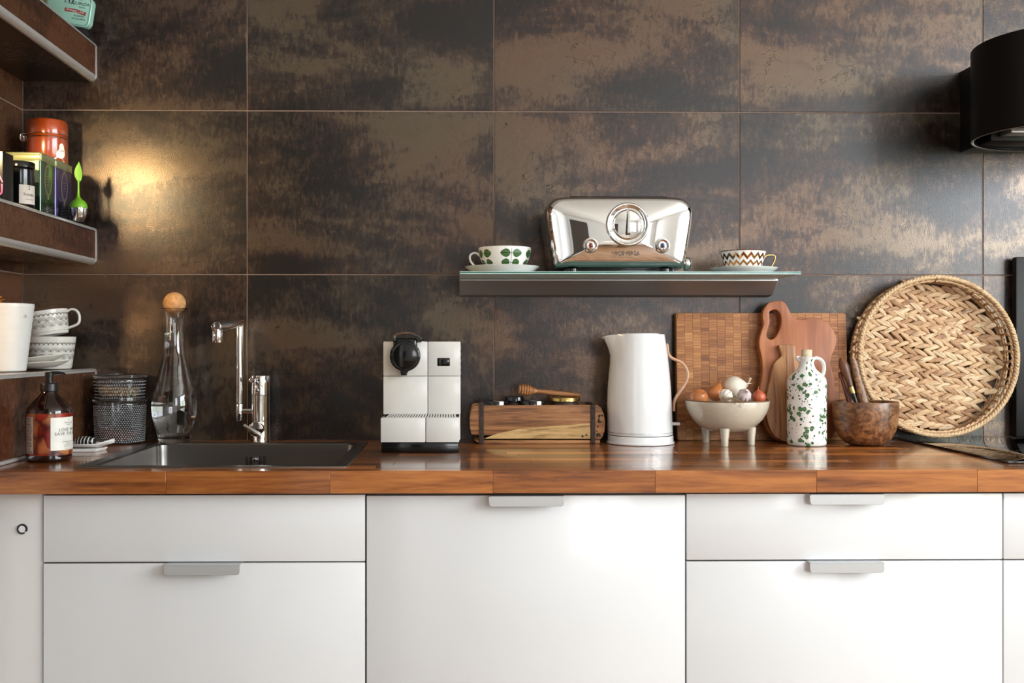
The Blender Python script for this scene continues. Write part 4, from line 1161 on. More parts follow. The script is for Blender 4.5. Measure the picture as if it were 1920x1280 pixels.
M['glaze_dark'] = plain('dark green glaze', rgb(34, 58, 34), 0.2); M['glaze_mid'] = plain('mid green glaze', rgb(76, 118, 72), 0.2, var=0.2, scale=300)
part('dark_spatter', sm[0], M['glaze_dark'], t, angle=0, recalc=False, kind='stuff')
part('green_spatter', sm[1], M['glaze_mid'], t, angle=0, recalc=False, kind='stuff')

# ================================================================ WOODEN BOWL with knives
wy = -.148
wx = X(1622.5, wy)
t = thing('wooden_bowl', 'dark figured acacia bowl holding three wooden handled utensils', 'bowl', (wx, wy, CT))
pr = [(0, .0004), (.034, .0004), (.044, .004), (.058, .017), (.0665, .034), (.0712, .055), (.0730, .078), (.0733, .0990), (.0722, .1010), (.0700, .1008), (.0665, .0985), (.0655, .078), (.062, .052), (.05, .028), (.030, .014), (0, .012)]
part('body', MB().lathe(pr, 72), M['acacia'], t, angle=50)
def utensil(name, label, p0, p1, y0_, y1_, radii, mat, flat=None, cat='utensil'):
    a = wp(*p0, y0_); b_ = wp(*p1, y1_)
    A = Vector((a[0], y0_, a[1])); B = Vector((b_[0], y1_, b_[1]))
    o = thing(name, label, cat, B)
    n = len(radii)
    pts = [A.lerp(B, i / (n - 1)) - B for i in range(n)]
    m = MB()
    if flat: m.tube(pts, radii, 14); 
    else: m.tube(pts, radii, 14)
    if flat: 
        m.xform(Matrix.Scale(flat, 4, (0, 1, 0)))
    part('handle', m, mat, o)
    return o, A - B, pts
o, A, pts = utensil('knife', 'knife with a round dark wooden handle and brass ferrule in the wooden bowl', (788, 522), (862, 742), -.120, -.130, [.004, .0095, .0115, .0108, .0092, .0078, .0070, .0062], M['handle_wood'], cat='knife')
dn = (-A).normalized()
part('ferrule', MB().cyl(Vector(), dn * .015, .0066, .0060), M['brass'], o, label='brass ferrule')
part('blade', MB().cyl(dn * .0152, dn * .085, .0050, .0035), M['black_matt'], o)
o, A, pts = utensil('spatula', 'flat wooden utensil handle leaning right in the wooden bowl', (877, 532), (960, 860), -.125, -.128, [.0070, .0088, .0090, .0092, .0098, .0110, .0128, .0135], M['acacia'], .6)
part('paddle_end', MB().tube([Vector(), -A.normalized() * .03, -A.normalized() * .060], [.012, .013, .008], 12), M['acacia'], o)
o, A, pts = utensil('skewer', 'thin red brown turned handle, leftmost in the wooden bowl', (776, 628), (850, 852), -.112, -.120, [.0030, .0052, .0034, .0046, .0040, .0046, .0052, .0056, .0060], M['red_wood'])
part('tip', MB().tube([Vector(), -A.normalized() * .05], [.005, .003], 10), M['red_wood'], o)
# ================================================================ WOVEN BASKET TRAY
bcx, bcy = 1.666, -.086
BR = .192
M['straw'] = None
def straw_mat(name):
    m, nt, b = newmat(name); L = nt.links
    co = coords(nt, (90, 90, 90), True)
    oi = N(nt, 'ShaderNodeObjectInfo')
    base = ramp(nt, [(0, rgb(172, 128, 88)), (.2, rgb(198, 156, 114)), (.6, rgb(214, 178, 138)), (.93, rgb(228, 200, 162)), (1, rgb(146, 102, 66))], oi.outputs['Random'])
    mp = coords(nt, (40, 40, 420), True)
    n1 = N(nt, 'ShaderNodeTexNoise'); n1.inputs['Scale'].default_value = 1; n1.inputs['Detail'].default_value = 4; L.new(mp, n1.inputs[0])
    n2 = N(nt, 'ShaderNodeTexNoise'); n2.inputs['Scale'].default_value = .35; n2.inputs['Detail'].default_value = 3; L.new(co, n2.inputs[0])
    r1 = ramp(nt, [(.30, (.38, .30, .24, 1)), (.46, (.9, .87, .84, 1)), (.7, (1.08, 1.08, 1.06, 1))], n1.outputs['Fac'])
    r2 = ramp(nt, [(.25, (.72, .62, .52, 1)), (.45, (1, 1, 1, 1))], n2.outputs['Fac'])
    mu = N(nt, 'ShaderNodeMix', data_type='RGBA', blend_type='MULTIPLY'); mu.inputs[0].default_value = 1
    L.new(base.outputs[0], mu.inputs[6]); L.new(r1.outputs[0], mu.inputs[7])
    m2 = N(nt, 'ShaderNodeMix', data_type='RGBA', blend_type='MULTIPLY'); m2.inputs[0].default_value = 1
    L.new(mu.outputs[2], m2.inputs[6]); L.new(r2.outputs[0], m2.inputs[7])
    L.new(m2.outputs[2], b.inputs['Base Color']); b.inputs['Roughness'].default_value = .55
    bump(nt, b, n1.outputs['Fac'], .5, .0012)
    return m
M['straw'] = straw_mat('dried water hyacinth')
M['straw_dark'] = plain('straw backing', rgb(84, 60, 40), .8, var=.3, scale=60)
t = thing('woven_basket', 'large round tray basket of plaited straw standing upright on the hob', 'basket', (bcx, bcy, CT + .0060 + .0015), (R(-3.0), 0, 0))
zc = BR + .0055                     # centre height of rim above its lowest point
FZ = .058                           # floor of the tray lies this far behind the rim
part('backing', MB().lathe([(0, 0), (BR - .012, 0), (BR - .012, .004), (0, .004)], 64, (0, FZ + .008, zc), Mx.inverted()), M['straw_dark'], t)
def strand_mesh(seed):
    r_ = random.Random(seed); m = MB(); L_ = .0450; n = 9; rings = []
    w0 = .0072 * r_.uniform(.92, 1.1); bend = r_.uniform(.0006, .0022); tw = r_.uniform(-.4, .4)
    for i in range(n):
        u = i / (n - 1); x = (u - .5) * L_
        w = w0 * (math.sin(PI * min(1, .06 + u * .90)) ** .62) * (1 - .10 * u)
        h = .0105 * (math.sin(PI * min(1, .08 + u * .88)) ** .7)
        cz = bend * math.sin(PI * u)
        ring_ = []
        for k in range(8):
            a = 2 * PI * k / 8 + tw * (u - .5)
            cr_ = 1 - (.22 if k == 2 else 0) * r_.random()
            ring_.append(Vector((x, -h * math.sin(a) * .62 * cr_, cz + w * math.cos(a))))
        rings.append(ring_)
    m.loft(rings); return finish('strand', m, M['straw'], 45)
sm_ = [strand_mesh(i) for i in range(6)]
rr = random.Random(4)
ang = R(-9)                         # braids run slightly downhill to the right
rowp, stepp = .0268, .0245
cells = []
for i in range(-8, 9):
    for j in range(-11, 12):
        for sgn in (1, -1):
            a_, b_ = j * stepp + (.012 if i % 2 else 0) + (.004 if sgn > 0 else -.004), i * rowp + sgn * rowp * .245
            b_ += .004 * math.sin(a_ * 11 + i)
            x = a_ * math.cos(ang) - b_ * math.sin(ang); z = a_ * math.sin(ang) + b_ * math.cos(ang)
            if math.hypot(x, z) < BR - .0125: cells.append((math.hypot(x, z), x, z, sgn))
cells.sort(key=lambda c: c[0])
n_ind = min(300, len(cells))
rest = MB()
for idx, (d_, x, z, sgn) in enumerate(cells):
    th_ = ang + sgn * R(-23) + rr.gauss(0, .10)
    loc = Vector((x, FZ - .0005 + rr.uniform(-.0012, .0012), zc + z))
    rot = Matrix.Rotation(-th_, 4, 'Y') @ Matrix.Rotation(R(5) * 1, 4, 'Z')
    if idx < n_ind:
        o = put('strand', sm_[rr.randrange(6)], t, loc); o.rotation_euler = rot.to_euler()
        s_ = rr.uniform(.92, 1.08); o.scale = (s_, 1, s_)
    else:
        bm2 = bmesh.new(); bm2.from_mesh(sm_[rr.randrange(6)]); rest.add(bm2, Matrix.Translation(loc) @ rot)
if len(cells) > n_ind: part('outer_strands', rest, M['straw'], t, kind='stuff', angle=45)
def rope(rad, y, r0, twists, strands=3, amp=.45, seg=220):
    m = MB()
    for s_ in range(strands):
        pts = []
        for i in range(seg):
            a = 2 * PI * i / seg; ph = a * twists + 2 * PI * s_ / strands
            rr_ = rad + r0 * amp * math.cos(ph)
            pts.append((rr_ * math.sin(a), y + r0 * amp * math.sin(ph), zc + rr_ * math.cos(a)))
        m.tube(pts, r0 * .66, 6, closed=True)
    return m
part('rim', rope(BR - .002, .004, .0062, 46), M['straw'], t, angle=60)
part('inner_rim', rope(BR - .010, .010, .0040, 40, 2), M['straw'], t, angle=60)
part('side_ring', rope(BR - .001, .028, .0026, 60, 2), M['straw'], t, angle=60)
part('side_ring', rope(BR - .002, FZ - .008, .0030, 60, 2), M['straw'], t, angle=60)
part('bottom_ring', rope(BR - .006, FZ + .004, .0062, 46), M['straw'], t, angle=60)
for i in range(56):
    a = 2 * PI * (i + .5) / 56
    s_, c_ = math.sin(a), math.cos(a)
    if i == 0:
        m = MB().tube([(0, .006, 0), (.0035, .020, .001), (.001, .034, 0), (-.003, .046, -.001), (0, FZ, -.003)], 0, 8, flat=(.0036, .0026)) if False else None
        mm_ = MB()
        pts = [Vector((0, .006, 0)), Vector((.0030, .022, .0015)), Vector((-.0005, .036, .0005)), Vector((-.0030, .048, -.0005)), Vector((0, FZ + .002, -.0030))]
        mm_.tube(catmull(pts, 2), [.0030] * 9, 6)
        upm = finish('upright', mm_, M['straw'], 60)
    o = put('upright', upm, t, ((BR - .0015) * s_, 0, zc + (BR - .0015) * c_)); o.rotation_euler = (0, a, 0)
    o.scale = (1 if i % 2 else -1, 1, 1)

# ================================================================ ON THE MIDDLE SHELF
S2 = 1.4155 + .0008
def vbox(mb, *a, **k): return mb.box(*a, **k)
M['tin_green'] = plain('dark green tin', rgb(62, 84, 62), 0.24, 0.55, coat=0.6, var=.1, scale=6)
M['tin_purple'] = plain('dark purple tin', rgb(58, 44, 92), 0.24, 0.5, coat=0.6, var=.15, scale=6)
M['tin_lid'] = plain('pale green gold tin lid', rgb(150, 152, 112), 0.28, 0.5)
M['tin_lamplit'] = plain('lamplit upper tin front', rgb(150, 158, 120), 0.3, 0.4)  # yellowish pale tone of a tin front under the shelf lamp
M['print_dark'] = plain('black print', rgb(14, 22, 18), 0.4)
M['print_gold'] = plain('pale gold print', rgb(198, 182, 128), 0.3, .4)
def tea_tin(label, x1, y0_, mat, w=.082, dpt=.078, h=.134, front='tin_lamplit'):
    x0_ = x1 - w; y1_ = y0_ + dpt
    o = thing('tea_tin', label, 'tin', ((x0_ + x1) / 2, (y0_ + y1_) / 2, S2))
    zt_ = S2 + h
    def body(z0_, z1_, g): return MB().loft([rrect(x0_ + g, x1 - g, y0_ + g, y1_ - g, .006, z) for z in (z0_, z1_)])
    part('body', body(S2, zt_ - .016, .001), M[mat], o, True)
    m = MB(); m.loft([rrect(x0_ + g, x1 - g, y0_ + g, y1_ - g, .006, z) for g, z in ((-.0002, zt_ - .0185), (-.0006, zt_ - .0170), (0, zt_ - .0160), (0, zt_ - .0045), (-.0006, zt_ - .0035), (-.0004, zt_ - .002), (.0015, zt_ - .0002), (.003, zt_))])
    part('lid', m, M['tin_lid'], o, True, label='pale green gold lid')
    part('lamplight_patch', MB().box(x0_ + .006, x1 - .006, y0_ + .0004, y0_ + .0015, zt_ - .066, zt_ - .019), M[front], o, True)  # pale panel paints the lamplight on the upper front
    # ornament on the side that faces right: oval frame, city silhouette
    yc = (y0_ + y1_) / 2; k = MB()
    fx_ = x1 - .0006
    P = lambda a, b_: Vector((fx_, yc + a, b_))
    zo = zt_ - .056
    for rx, rz, w_ in ((.0185, .030, .0016), (.0160, .0270, .0007)):
        pts = [(rx * math.cos(q), zo + rz * math.sin(q) * (1 + .12 * abs(math.sin(q)))) for q in [2 * PI * i / 32 for i in range(33)]]
        strip(k, lambda a, b_: P(a, b_), pts, w_)
    for q in range(-2, 3): strip(k, lambda a, b_: P(a, b_), [(q * .003 - .002, zo + .036), (q * .002, zo + .040 - abs(q) * .001), (q * .003 + .002, zo + .036)], .0012)
    for q in range(4): strip(k, lambda a, b_: P(a, b_), [(-.009 + q * .001, zo + .008 - q * .006), (.009 - q * .001, zo + .008 - q * .006)], .0007)
    for q in range(5): strip(k, lambda a, b_: P(a, b_), [(-.004, zo - .034 - q * .002), (.004, zo - .034 - q * .002)], .0010)
    part('oval_print', k, M['print_gold'], o, True, angle=0, recalc=False)
    k = MB(); rq = random.Random(len(label))
    z_b = S2 + .001
    for side in (0, 1):
        a = -.036 if side == 0 else x0_ + .004
        e = .036 if side == 0 else x1 - .004
        Q = (lambda p, q_: Vector((fx_, yc + p, q_))) if side == 0 else (lambda p, q_: Vector((p, y0_ + .0004, q_)))
        while a < e - .004:
            w_ = rq.uniform(.006, .012); hh = rq.uniform(.022, .036)
            if a + w_ > e: w_ = e - a
            for fl in range(5):
                zb0 = z_b + hh * fl / 5
                k.faces([Q(a, zb0), Q(a + w_, zb0), Q(a + w_, zb0 + .0022), Q(a, zb0 + .0022)], [(0, 1, 2, 3)])
            for q in range(3):
                xx = a + (w_ - .0015) * q / 2
                k.faces([Q(xx, z_b), Q(xx + .0015, z_b), Q(xx + .0015, z_b + hh), Q(xx, z_b + hh)], [(0, 1, 2, 3)])
            k.faces([Q(a, z_b + hh), Q(a + w_, z_b + hh), Q(a + w_ / 2, z_b + hh + .006)], [(0, 1, 2)])
            a += w_ + .001
    part('city_print', k, M['print_dark'], o, True, angle=0, recalc=False)
    return o
tea_tin('green square tea tin with an oval ornament, behind the small black jar', -.390, -.274, 'tin_green')
tea_tin('purple square tea tin behind the green one, beside the leaf tea infuser', -.390, -.190, 'tin_purple', dpt=.100)
# orange canister
M['orange'] = plain('burnt orange enamel', rgb(146, 58, 18), 0.2, var=.03, coat=.6)
oy = -.084
ocx = X(88.5, oy)
oz = S2 + .1342
t = thing('canister', 'orange round canister with a wire clasp and white bird, on the tea tins', 'canister', (ocx, oy, oz))
orr = .0460
outer = [(orr - .001, .0003), (orr, .002), (orr, .062)]
hO = Z(230, oy) - oz
part('body', MB().lathe([(0, .0003)] + outer + [(orr - .002, .064), (0, .064)], 64), M['orange'], t)
part('lid', MB().lathe([(0, .0645), (orr - .001, .0645), (orr + .001, .066), (orr + .0008, .069), (orr - .0005, .0705), (orr + .0002, .073), (orr - .0002, hO - .006), (orr - .003, hO - .001), (orr - .006, hO), (0, hO - .001)], 64), M['orange'], t)
part('wire_ring', MB().tube([((orr + .0015) * math.sin(2 * PI * i / 64), -(orr + .0015) * math.cos(2 * PI * i / 64), .0635) for i in range(64)], .0011, 8, closed=True).tube([((orr + .0012) * math.sin(2 * PI * i / 64), -(orr + .0012) * math.cos(2 * PI * i / 64), .0715) for i in range(64)], .0010, 8, closed=True), M['chrome'], t)
va = math.atan2(CX - ocx, -(CY - oy))            # direction to the viewer side of the room
ca = va - R(95)
def rad(a, r_, z): return Vector((r_ * math.sin(a), -r_ * math.cos(a), z))
cl = MB()
for da in (-.16, .16):
    cl.tube(catmull([rad(ca + da, orr + .001, .074), rad(ca + da, orr + .011, .072), rad(ca + da, orr + .013, .064), rad(ca + da, orr + .010, .056), rad(ca + da, orr + .001, .058)], 4), .0011, 8)
cl.tube([rad(ca - .16, orr + .012, .070), rad(ca + .16, orr + .012, .070)], .0012, 8).tube([rad(ca - .16, orr + .011, .057), rad(ca + .16, orr + .011, .057)], .0014, 8)
cl.box(*(lambda p: (p.x - .003, p.x + .003, p.y - .004, p.y + .004, p.z - .005, p.z + .005))(rad(ca, orr + .004, .064)))
part('clasp', cl, M['chrome'], t, label='chrome wire clasp')
M['white_print'] = plain('white print', rgb(238, 234, 226), .4)
M['green_print'] = plain('green seal print', rgb(90, 130, 70), .4)
f = cylmap(lambda z: orr, va + R(40), orr, .0004)
bird = [(-.0125, .020), (-.0120, .028), (-.0075, .033), (-.0050, .038), (-.0048, .045), (-.0010, .0500), (.0045, .0500), (.0075, .046), (.0090, .040), (.0110, .034), (.0115, .026), (.0090, .019), (.0030, .0155), (-.0040, .0150), (-.0085, .0165)]
m = MB(); blob(m, f, [(p.x, p.y) for p in catmull([(x, z, 0) for x, z in bird], 2, True)], 0, .030)
m2 = lambda pts, w_: strip(m, f, pts, w_)
m2([(-.010, .018), (-.016, .012)], .003); m2([(.003, .016), (.006, .010), (.012, .008)], .0010); m2([(.006, .010), (.010, .005)], .0010)
add_text(m, 'ORGANIC TEA', .0022, f, cy=.0035)
part('bird_print', m, M['white_print'], t, angle=0, recalc=False)
f4 = cylmap(lambda z: orr, va + R(40), orr, .0008)
m = MB(); add_text(m, 'LOV', .0040, f4, cy=.031, cx=.002, spacing=1.2); blob(m, f4, [(.0035 + .0005 * math.cos(q), .0455 + .0005 * math.sin(q)) for q in [2 * PI * i / 8 for i in range(8)]], .0035, .0455)
part('brand_print', m, M['ink'], t, angle=0, recalc=False)
f5 = cylmap(lambda z: orr, va - R(30), orr, .0004)
m = MB(); m.faces([f5(x, z) for x, z in ((-.005, .004), (0, .004), (.005, .004), (.005, .013), (0, .013), (-.005, .013))], [(0, 1, 4, 5), (1, 2, 3, 4)])
part('seal_print', m, M['white_print'], t, angle=0, recalc=False)
f6 = cylmap(lambda z: orr, va - R(30), orr, .0008)
m = MB(); m.faces([f6(x, z) for x, z in ((-.0045, .0045), (0, .0045), (.0045, .0045), (.0045, .0095), (0, .0095), (-.0045, .0095))], [(0, 1, 4, 5), (1, 2, 3, 4)])
part('seal_print', m, M['green_print'], t, angle=0, recalc=False)
# black candle jar
jy = -.325
jx = -.4145
jr = .0285
t = thing('lidded_jar', 'small black lidded jar with a pale paper label, in front of the green tin', 'jar', (jx, jy, S2))
jh = Z(307, jy) - S2
part('body', MB().lathe([(0, .0003), (jr - .002, .0003), (jr, .003), (jr, jh - .0175), (jr - .003, jh - .014), (0, jh - .014)], 48), M['black_gloss'], t)
part('lid', MB().lathe([(0, jh - .0138), (jr - .001, jh - .0138), (jr + .0010, jh - .012), (jr + .0010, jh - .002), (jr - .0005, jh), (0, jh)], 48), M['black_gloss'], t)
va = math.atan2(CX - jx, -(CY - jy))
f = cylmap(lambda z: jr, va + R(38), jr, .0004); m = MB()
m.faces([f((-.5 + i / 8) * .042, z) for i in range(9) for z in (.012, .052)], [(2 * i, 2 * i + 2, 2 * i + 3, 2 * i + 1) for i in range(8)])
M['paper'] = plain('warm white paper', rgb(214, 202, 190), .7)
part('paper_label', m, M['paper'], t, angle=0, recalc=False)
f = cylmap(lambda z: jr, va + R(38), jr, .0007); m = MB()
add_text(m, 'house', .0072, f, cy=.029, cx=0)
add_text(m, 'dr', .0040, f, cy=.042); add_text(m, 'scented candle', .0022, f, cy=.021); strip(m, f, [(-.004, .0495), (.004, .0495)], .0006); strip(m, f, [(0, .046), (0, .0515)], .0006)
part('lettering', m, M['ink'], t, angle=0, recalc=False)
# dark box with pink lettering
t = thing('tea_box', 'black carton with pink lettering, cut off by the left edge of the shelf', 'box', (-.452, -.43, S2))
bxr = X(5.0, -.455); bh = Z(286, -.455) - S2
part('carton', MB().box(bxr - .07, bxr, -.455, -.405, S2 + .0002, S2 + bh, .0008), M['black_matt'], t, True)
M['pink'] = plain('pink print', rgb(214, 88, 132), .5); 
m = MB(); add_text(m, 'TEA', .020, lambda x, y: Vector((bxr - .024 + x, -.4554, S2 + .040 + y))); add_text(m, 'U', .024, lambda x, y: Vector((bxr - .010 + x, -.4554, S2 + .014 + y)))
strip(m, lambda x, z: Vector((x, -.4554, z)), [(bxr - .068, S2 + bh - .008), (bxr - .002, S2 + bh - .008)], .0015)
part('lettering', m, M['pink'], t, True, angle=0, recalc=False)
# leaf tea infuser
iy = -.135
ix, _ = W(155, 380, iy)
t = thing('tea_infuser', 'tea infuser with a bright green leaf handle and perforated steel cup', 'tea infuser', (ix - .0095, iy, S2))
M['lime'] = plain('lime silicone', rgb(112, 172, 34), .4, var=.05)
r0 = .0192
part('steel_cup', MB().lathe([(0, .0003), (.0105, .0003), (.0140, .003), (.0170, .012), (.0186, .022), (.0192, .0295), (0, .0295)], 40), M['chrome'], t)
m = MB()
for zi in range(6):
    for ai in range(20):
        a = 2 * PI * (ai + .5 * (zi % 2)) / 20; z = .006 + zi * .0038; rr_ = interp([(.0140, .003), (.0170, .012), (.0186, .022), (.0192, .0295)])(z)
        p = rad(a, rr_ + .0002, z); tq = Vector((math.cos(a), math.sin(a), 0)) * .0005
        up_ = Vector((0, 0, .0005)); m.faces([p - tq, p - up_, p + tq, p + up_], [(0, 1, 2, 3)])
part('perforations', m, M['dark_slot'], t, angle=0, recalc=False, kind='stuff')
part('cap', MB().lathe([(r0 + .0003, .0296), (r0 + .0010, .031), (r0 - .0004, .038), (r0 - .0045, .0455), (.0085, .0500), (.0045, .0545), (.0028, .060), (.0021, .070), (.0018, .084), (.0024, .094), (0, .096)], 40), M['lime'], t)
hL = Z(305, iy) - S2
lf = []
for i in range(13):
    u = i / 12; z = .092 + (hL - .092) * u; w = .0082 * math.sin(PI * min(1, .06 + .94 * u) ** .8) + .0004
    x = .001 - .002 * math.sin(PI * u)
    lf.append([Vector((x - w, 0, z)), Vector((x - w * .5, -.0011, z)), Vector((x, -.0006, z)), Vector((x + w * .5, -.0011, z)), Vector((x + w, 0, z)), Vector((x + w * .5, .0008, z)), Vector((x, .0011, z)), Vector((x - w * .5, .0008, z))])
m = MB(); m.loft(lf); m.xform(Matrix.Rotation(R(14), 4, 'Z'))
part('leaf', m, M['lime'], t, angle=50)

# ================================================================ ON THE TOP SHELF
S1 = 1.864 + .0008
my_ = -.060
M['mint'] = plain('mint green tin', rgb(160, 208, 190), .3, .1, coat=.3, var=.03)
M['lemon'] = plain('yellow green tin', rgb(178, 176, 84), .3, .1, coat=.3)
M['red_ribbon'] = plain('red ribbon print', rgb(158, 44, 48), .4); M['navy'] = plain('navy print', rgb(40, 52, 84), .4); M['white_ink'] = plain('white print ink', rgb(236, 236, 228), .4)
tr_x, tr_z = W(167, 54, my_)
tw, thh, tdp = .110, .075, .020
t = thing('pastille_tin', 'mint green rounded pastille tin standing tilted on the topmost shelf', 'tin', (tr_x - .004, my_, S1))
def tin_outline(w, h, r, n=6, ins=0):
    return [(p.x, p.y) for p in rrect(ins, w - ins, ins, h - ins, r - ins * .7, 0, n)]
tilt_ = Matrix.Rotation(R(-(-9)), 4, 'Y')
# local frame: origin = lower right corner after tilt
lz = tr_z - S1
def T(x, z, y=0.0):
    a = R(-9)
    X_, Z_ = x - tw, z
    return Vector((X_ * math.cos(a) - Z_ * math.sin(a) + .004, y, X_ * math.sin(a) + Z_ * math.cos(a) + .0185))
lowest = min(T(x, z).z for x, z in tin_outline(tw, thh, .016))
def T2(x, z, y=0.0):
    v = T(x, z, y); v.z += (lz - .0185) ; return v
m = MB(); m.loft([[T2(x, z, y_) for x, z in tin_outline(tw, thh, .016, ins=i_)] for y_, i_ in ((.018, .002), (.018, 0), (-.001, 0), (-.003, .0006), (-.004, .002))])
part('body', m, M['mint'], t)
k = MB(); D_ = lambda x, z: T2(x, z, -.0044); pts = tin_outline(tw, thh, .014, ins=.0032); strip(k, D_, pts + [pts[0]], .0006)
pts = tin_outline(tw, thh, .012, ins=.0050); strip(k, D_, pts + [pts[0]], .0003)
add_text(k, 'LIQUIRIZIA', .0072, D_, cx=tw - .030, cy=thh - .024, spacing=.95)
add_text(k, 'EXTRA', .0038, D_, cx=tw - .022, cy=thh - .031)
add_text(k, 'FABBRICA DI', .0022, D_, cx=tw - .033, cy=thh - .0125)
add_text(k, 'ROSSANO', .0038, D_, cx=tw - .026, cy=thh - .052)
add_text(k, 'DI CALABRIA', .0038, D_, cx=tw - .027, cy=thh - .059)
for sx_ in (tw - .064, tw - .055, tw - .046):
    z0 = thh - .024
    strip(k, D_, [(sx_ - .0018, z0), (sx_, z0 + .006), (sx_ + .0026, z0)], .0012); strip(k, D_, [(sx_, z0 + .005), (sx_ + .0002, z0 + .011)], .0026)
    strip(k, D_, [(sx_ + .002, z0 + .008), (sx_ - .003, z0 + .017)], .0006)
    strip(k, D_, [(sx_, z0 + .0135), (sx_, z0 + .0165)], .0022)
part('dark_print', k, M['navy'], t, angle=0, recalc=False)
k = MB(); strip(k, D_, [(tw - .062 + .050 * i / 8, thh - .037 - .002 * math.cos(i * PI / 8) ** 2 - .004 * (i / 8)) for i in range(9)], .0082)
for sx_ in (tw - .064, tw - .055, tw - .046): strip(k, D_, [(sx_ - .001, thh - .0125), (sx_ + .0012, thh - .0125)], .0022)
part('ribbon_print', k, M['red_ribbon'], t, angle=0, recalc=False)
k = MB(); add_text(k, 'AMARELLINE', .0054, lambda x, z: T2(x, z - .004 * (x - tw + .062) / .05, -.0048), cx=tw - .037, cy=thh - .0405)
part('ribbon_lettering', k, M['white_ink'], t, angle=0, recalc=False)
single('yellow_tin', MB().box(X(92, -.045) - .10, X(104, -.045), -.040, -.022, S1, Z(12, -.045) + .05, .010, 4), M['lemon'], 'yellow green tin mostly hidden behind the mint tin', 'tin', (-.5, -.03, S1), world=True)
single('flat_carton', MB().box(tr_x - .112, tr_x - .002, -.066, -.0195, S1, T2(tw, 0).z + S1 - .0012, .001), M['black_matt'], 'flat dark box under the mint green tin', 'box', (tr_x - .06, -.05, S1), world=True)

# ================================================================ ON THE TILED LEDGE
S3 = 1.074 + .0008
py_ = -.300
pxr = X(60, py_)
zt3 = Z(570, py_); hp3 = zt3 - S3
rt_ = .062; rb_ = .0455
t = thing('plant_pot', 'white tapered ceramic pot at the left edge, in front of the patterned mugs', 'pot', (pxr - rt_ + .001, py_, S3))
prp = []
for i in range(25):
    u = i / 24; prp.append((rb_ + (rt_ - rb_) * u + .00035 * math.sin(u * 60), .002 + (hp3 - .004) * u))
part('body', MB().lathe([(0, .0003), (rb_ - .002, .0003)] + prp + [(rt_ - .0008, hp3), (rt_ - .003, hp3 - .0006), (rt_ - .004, hp3 - .004), (rb_ - .003, .008), (0, .006)], 64), M['pot'], t)
vp = math.atan2(CX - (pxr - rt_), -(CY - py_))
f = cylmap(interp(prp), vp + R(46), .058, .0005); m = MB()
sz = hp3 * .80
strip(m, f, [(-.006 + .012 * i / 8, sz + .0006 * math.sin(i * 2)) for i in range(9)], .0006); strip(m, f, [(-.003, sz + .002), (0, sz + .0045), (.003, sz + .002)], .0006); strip(m, f, [(-.0015, sz + .001), (0, sz + .007), (.0015, sz + .001)], .0005)
part('stamp', m, M['ink'], t, angle=0, recalc=False)
M['ochre'] = plain('ochre dried flower', rgb(190, 112, 30), .8, var=.3, scale=200)
m = MB(); fxx, fzz = W(-2, 566, py_); rr = random.Random(8)
for i in range(60): m.sphere((fxx + rr.gauss(0, .0035), py_ + rr.gauss(0, .006), fzz + rr.uniform(-.012, .012)), rr.uniform(.0012, .0024), seg=6)
m.tube([(fxx, py_, fzz - .02), (fxx - .004, py_, S3 + .02)], .0015, 6)
single('dried_flower', m, M['ochre'], 'ochre dried flower head rising from the white pot', 'flower', (fxx, py_, S3 + .1), world=True)
M['mug'] = plain('glazed off white stoneware', rgb(224, 220, 212), .3, var=.04, coat=.3); M['mug_line'] = plain('impressed brown line', rgb(92, 84, 76), .7)
def mug(label, u0, u1t, v0, v1, yc, taper, tilt=None, lift=None, handle_a=None, zbase=None):
    r_ = (X(u1t, yc) - X(u0, yc)) / 2; cx3 = (X(u1t, yc) + X(u0, yc)) / 2
    zb3 = zbase if zbase is not None else S3
    h = v1
    o = thing('mug', label, 'mug', (cx3, yc, zb3), tilt or (0, 0, 0))
    outer_ = [(r_ * taper, .001), (r_ * (taper + .04), .006), (r_ * .97, h * .8), (r_, h - .001)]
    part('body', MB().lathe([(0, .0004), (r_ * taper - .003, .0004)] + outer_ + [(r_ - .0012, h), (r_ - .003, h - .001), (r_ * .92, h * .8), (r_ * taper - .002, .006), (0, .005)], 64), M['mug'], o)
    fo = interp(outer_); k_ = MB(); va_ = math.atan2(CX - cx3, -(CY - yc))
    f_ = cylmap(fo, va_, r_, .0004)
    for row, (zz, s_, n_) in enumerate(((h * .30, .0125, 3), (h * .52, .0105, 3), (h * .74, .0060, 2))):
        for q in range(-12, 13):
            c0 = q * s_ * 1.75 + (s_ * .87 if row % 2 else 0)
            if abs(c0) > r_ * 2.6: continue
            for kx in range(n_):
                rr_ = s_ * (1 - kx * .26)
                strip(k_, f_, [(c0 + rr_ * math.cos(a), zz + rr_ * .95 * math.sin(a)) for a in [PI * i / 8 for i in range(9)]], .00075)
    for zz in (h * .12, h * .80, h * .86):
        for q in range(-34, 35):
            c0 = q * .0032
            if zz == h * .86 and q % 2: continue
            strip(k_, f_, [(c0 - .001, zz), (c0, zz + .0012), (c0 + .001, zz)], .0004)
    part('scallop_pattern', k_, M['mug_line'], o, angle=0, recalc=False, kind='stuff')
    if handle_a is not None:
        H_ = MB(); hz = h * .55
        H_.tube(catmull([(r_ * .93, 0, h * .86), (r_ + .010, 0, h * .93), (r_ + .021, 0, h * .80), (r_ + .0235, 0, h * .55), (r_ + .017, 0, h * .30), (r_ * .88, 0, h * .20)], 5), 0, 12, flat=(.0033, .0060))
        H_.xform(Matrix.Rotation(handle_a, 4, 'Z'))
        part('handle', H_, M['mug'], o, angle=60)
    return o, r_, cx3
o, mr, mcx = mug('white mug embossed with scallops, lower one of the stack on the tiled ledge', 50, 140.5, 0, Z(631, -.085) - S3, -.085, .80)
hm = Z(631, -.085) - S3
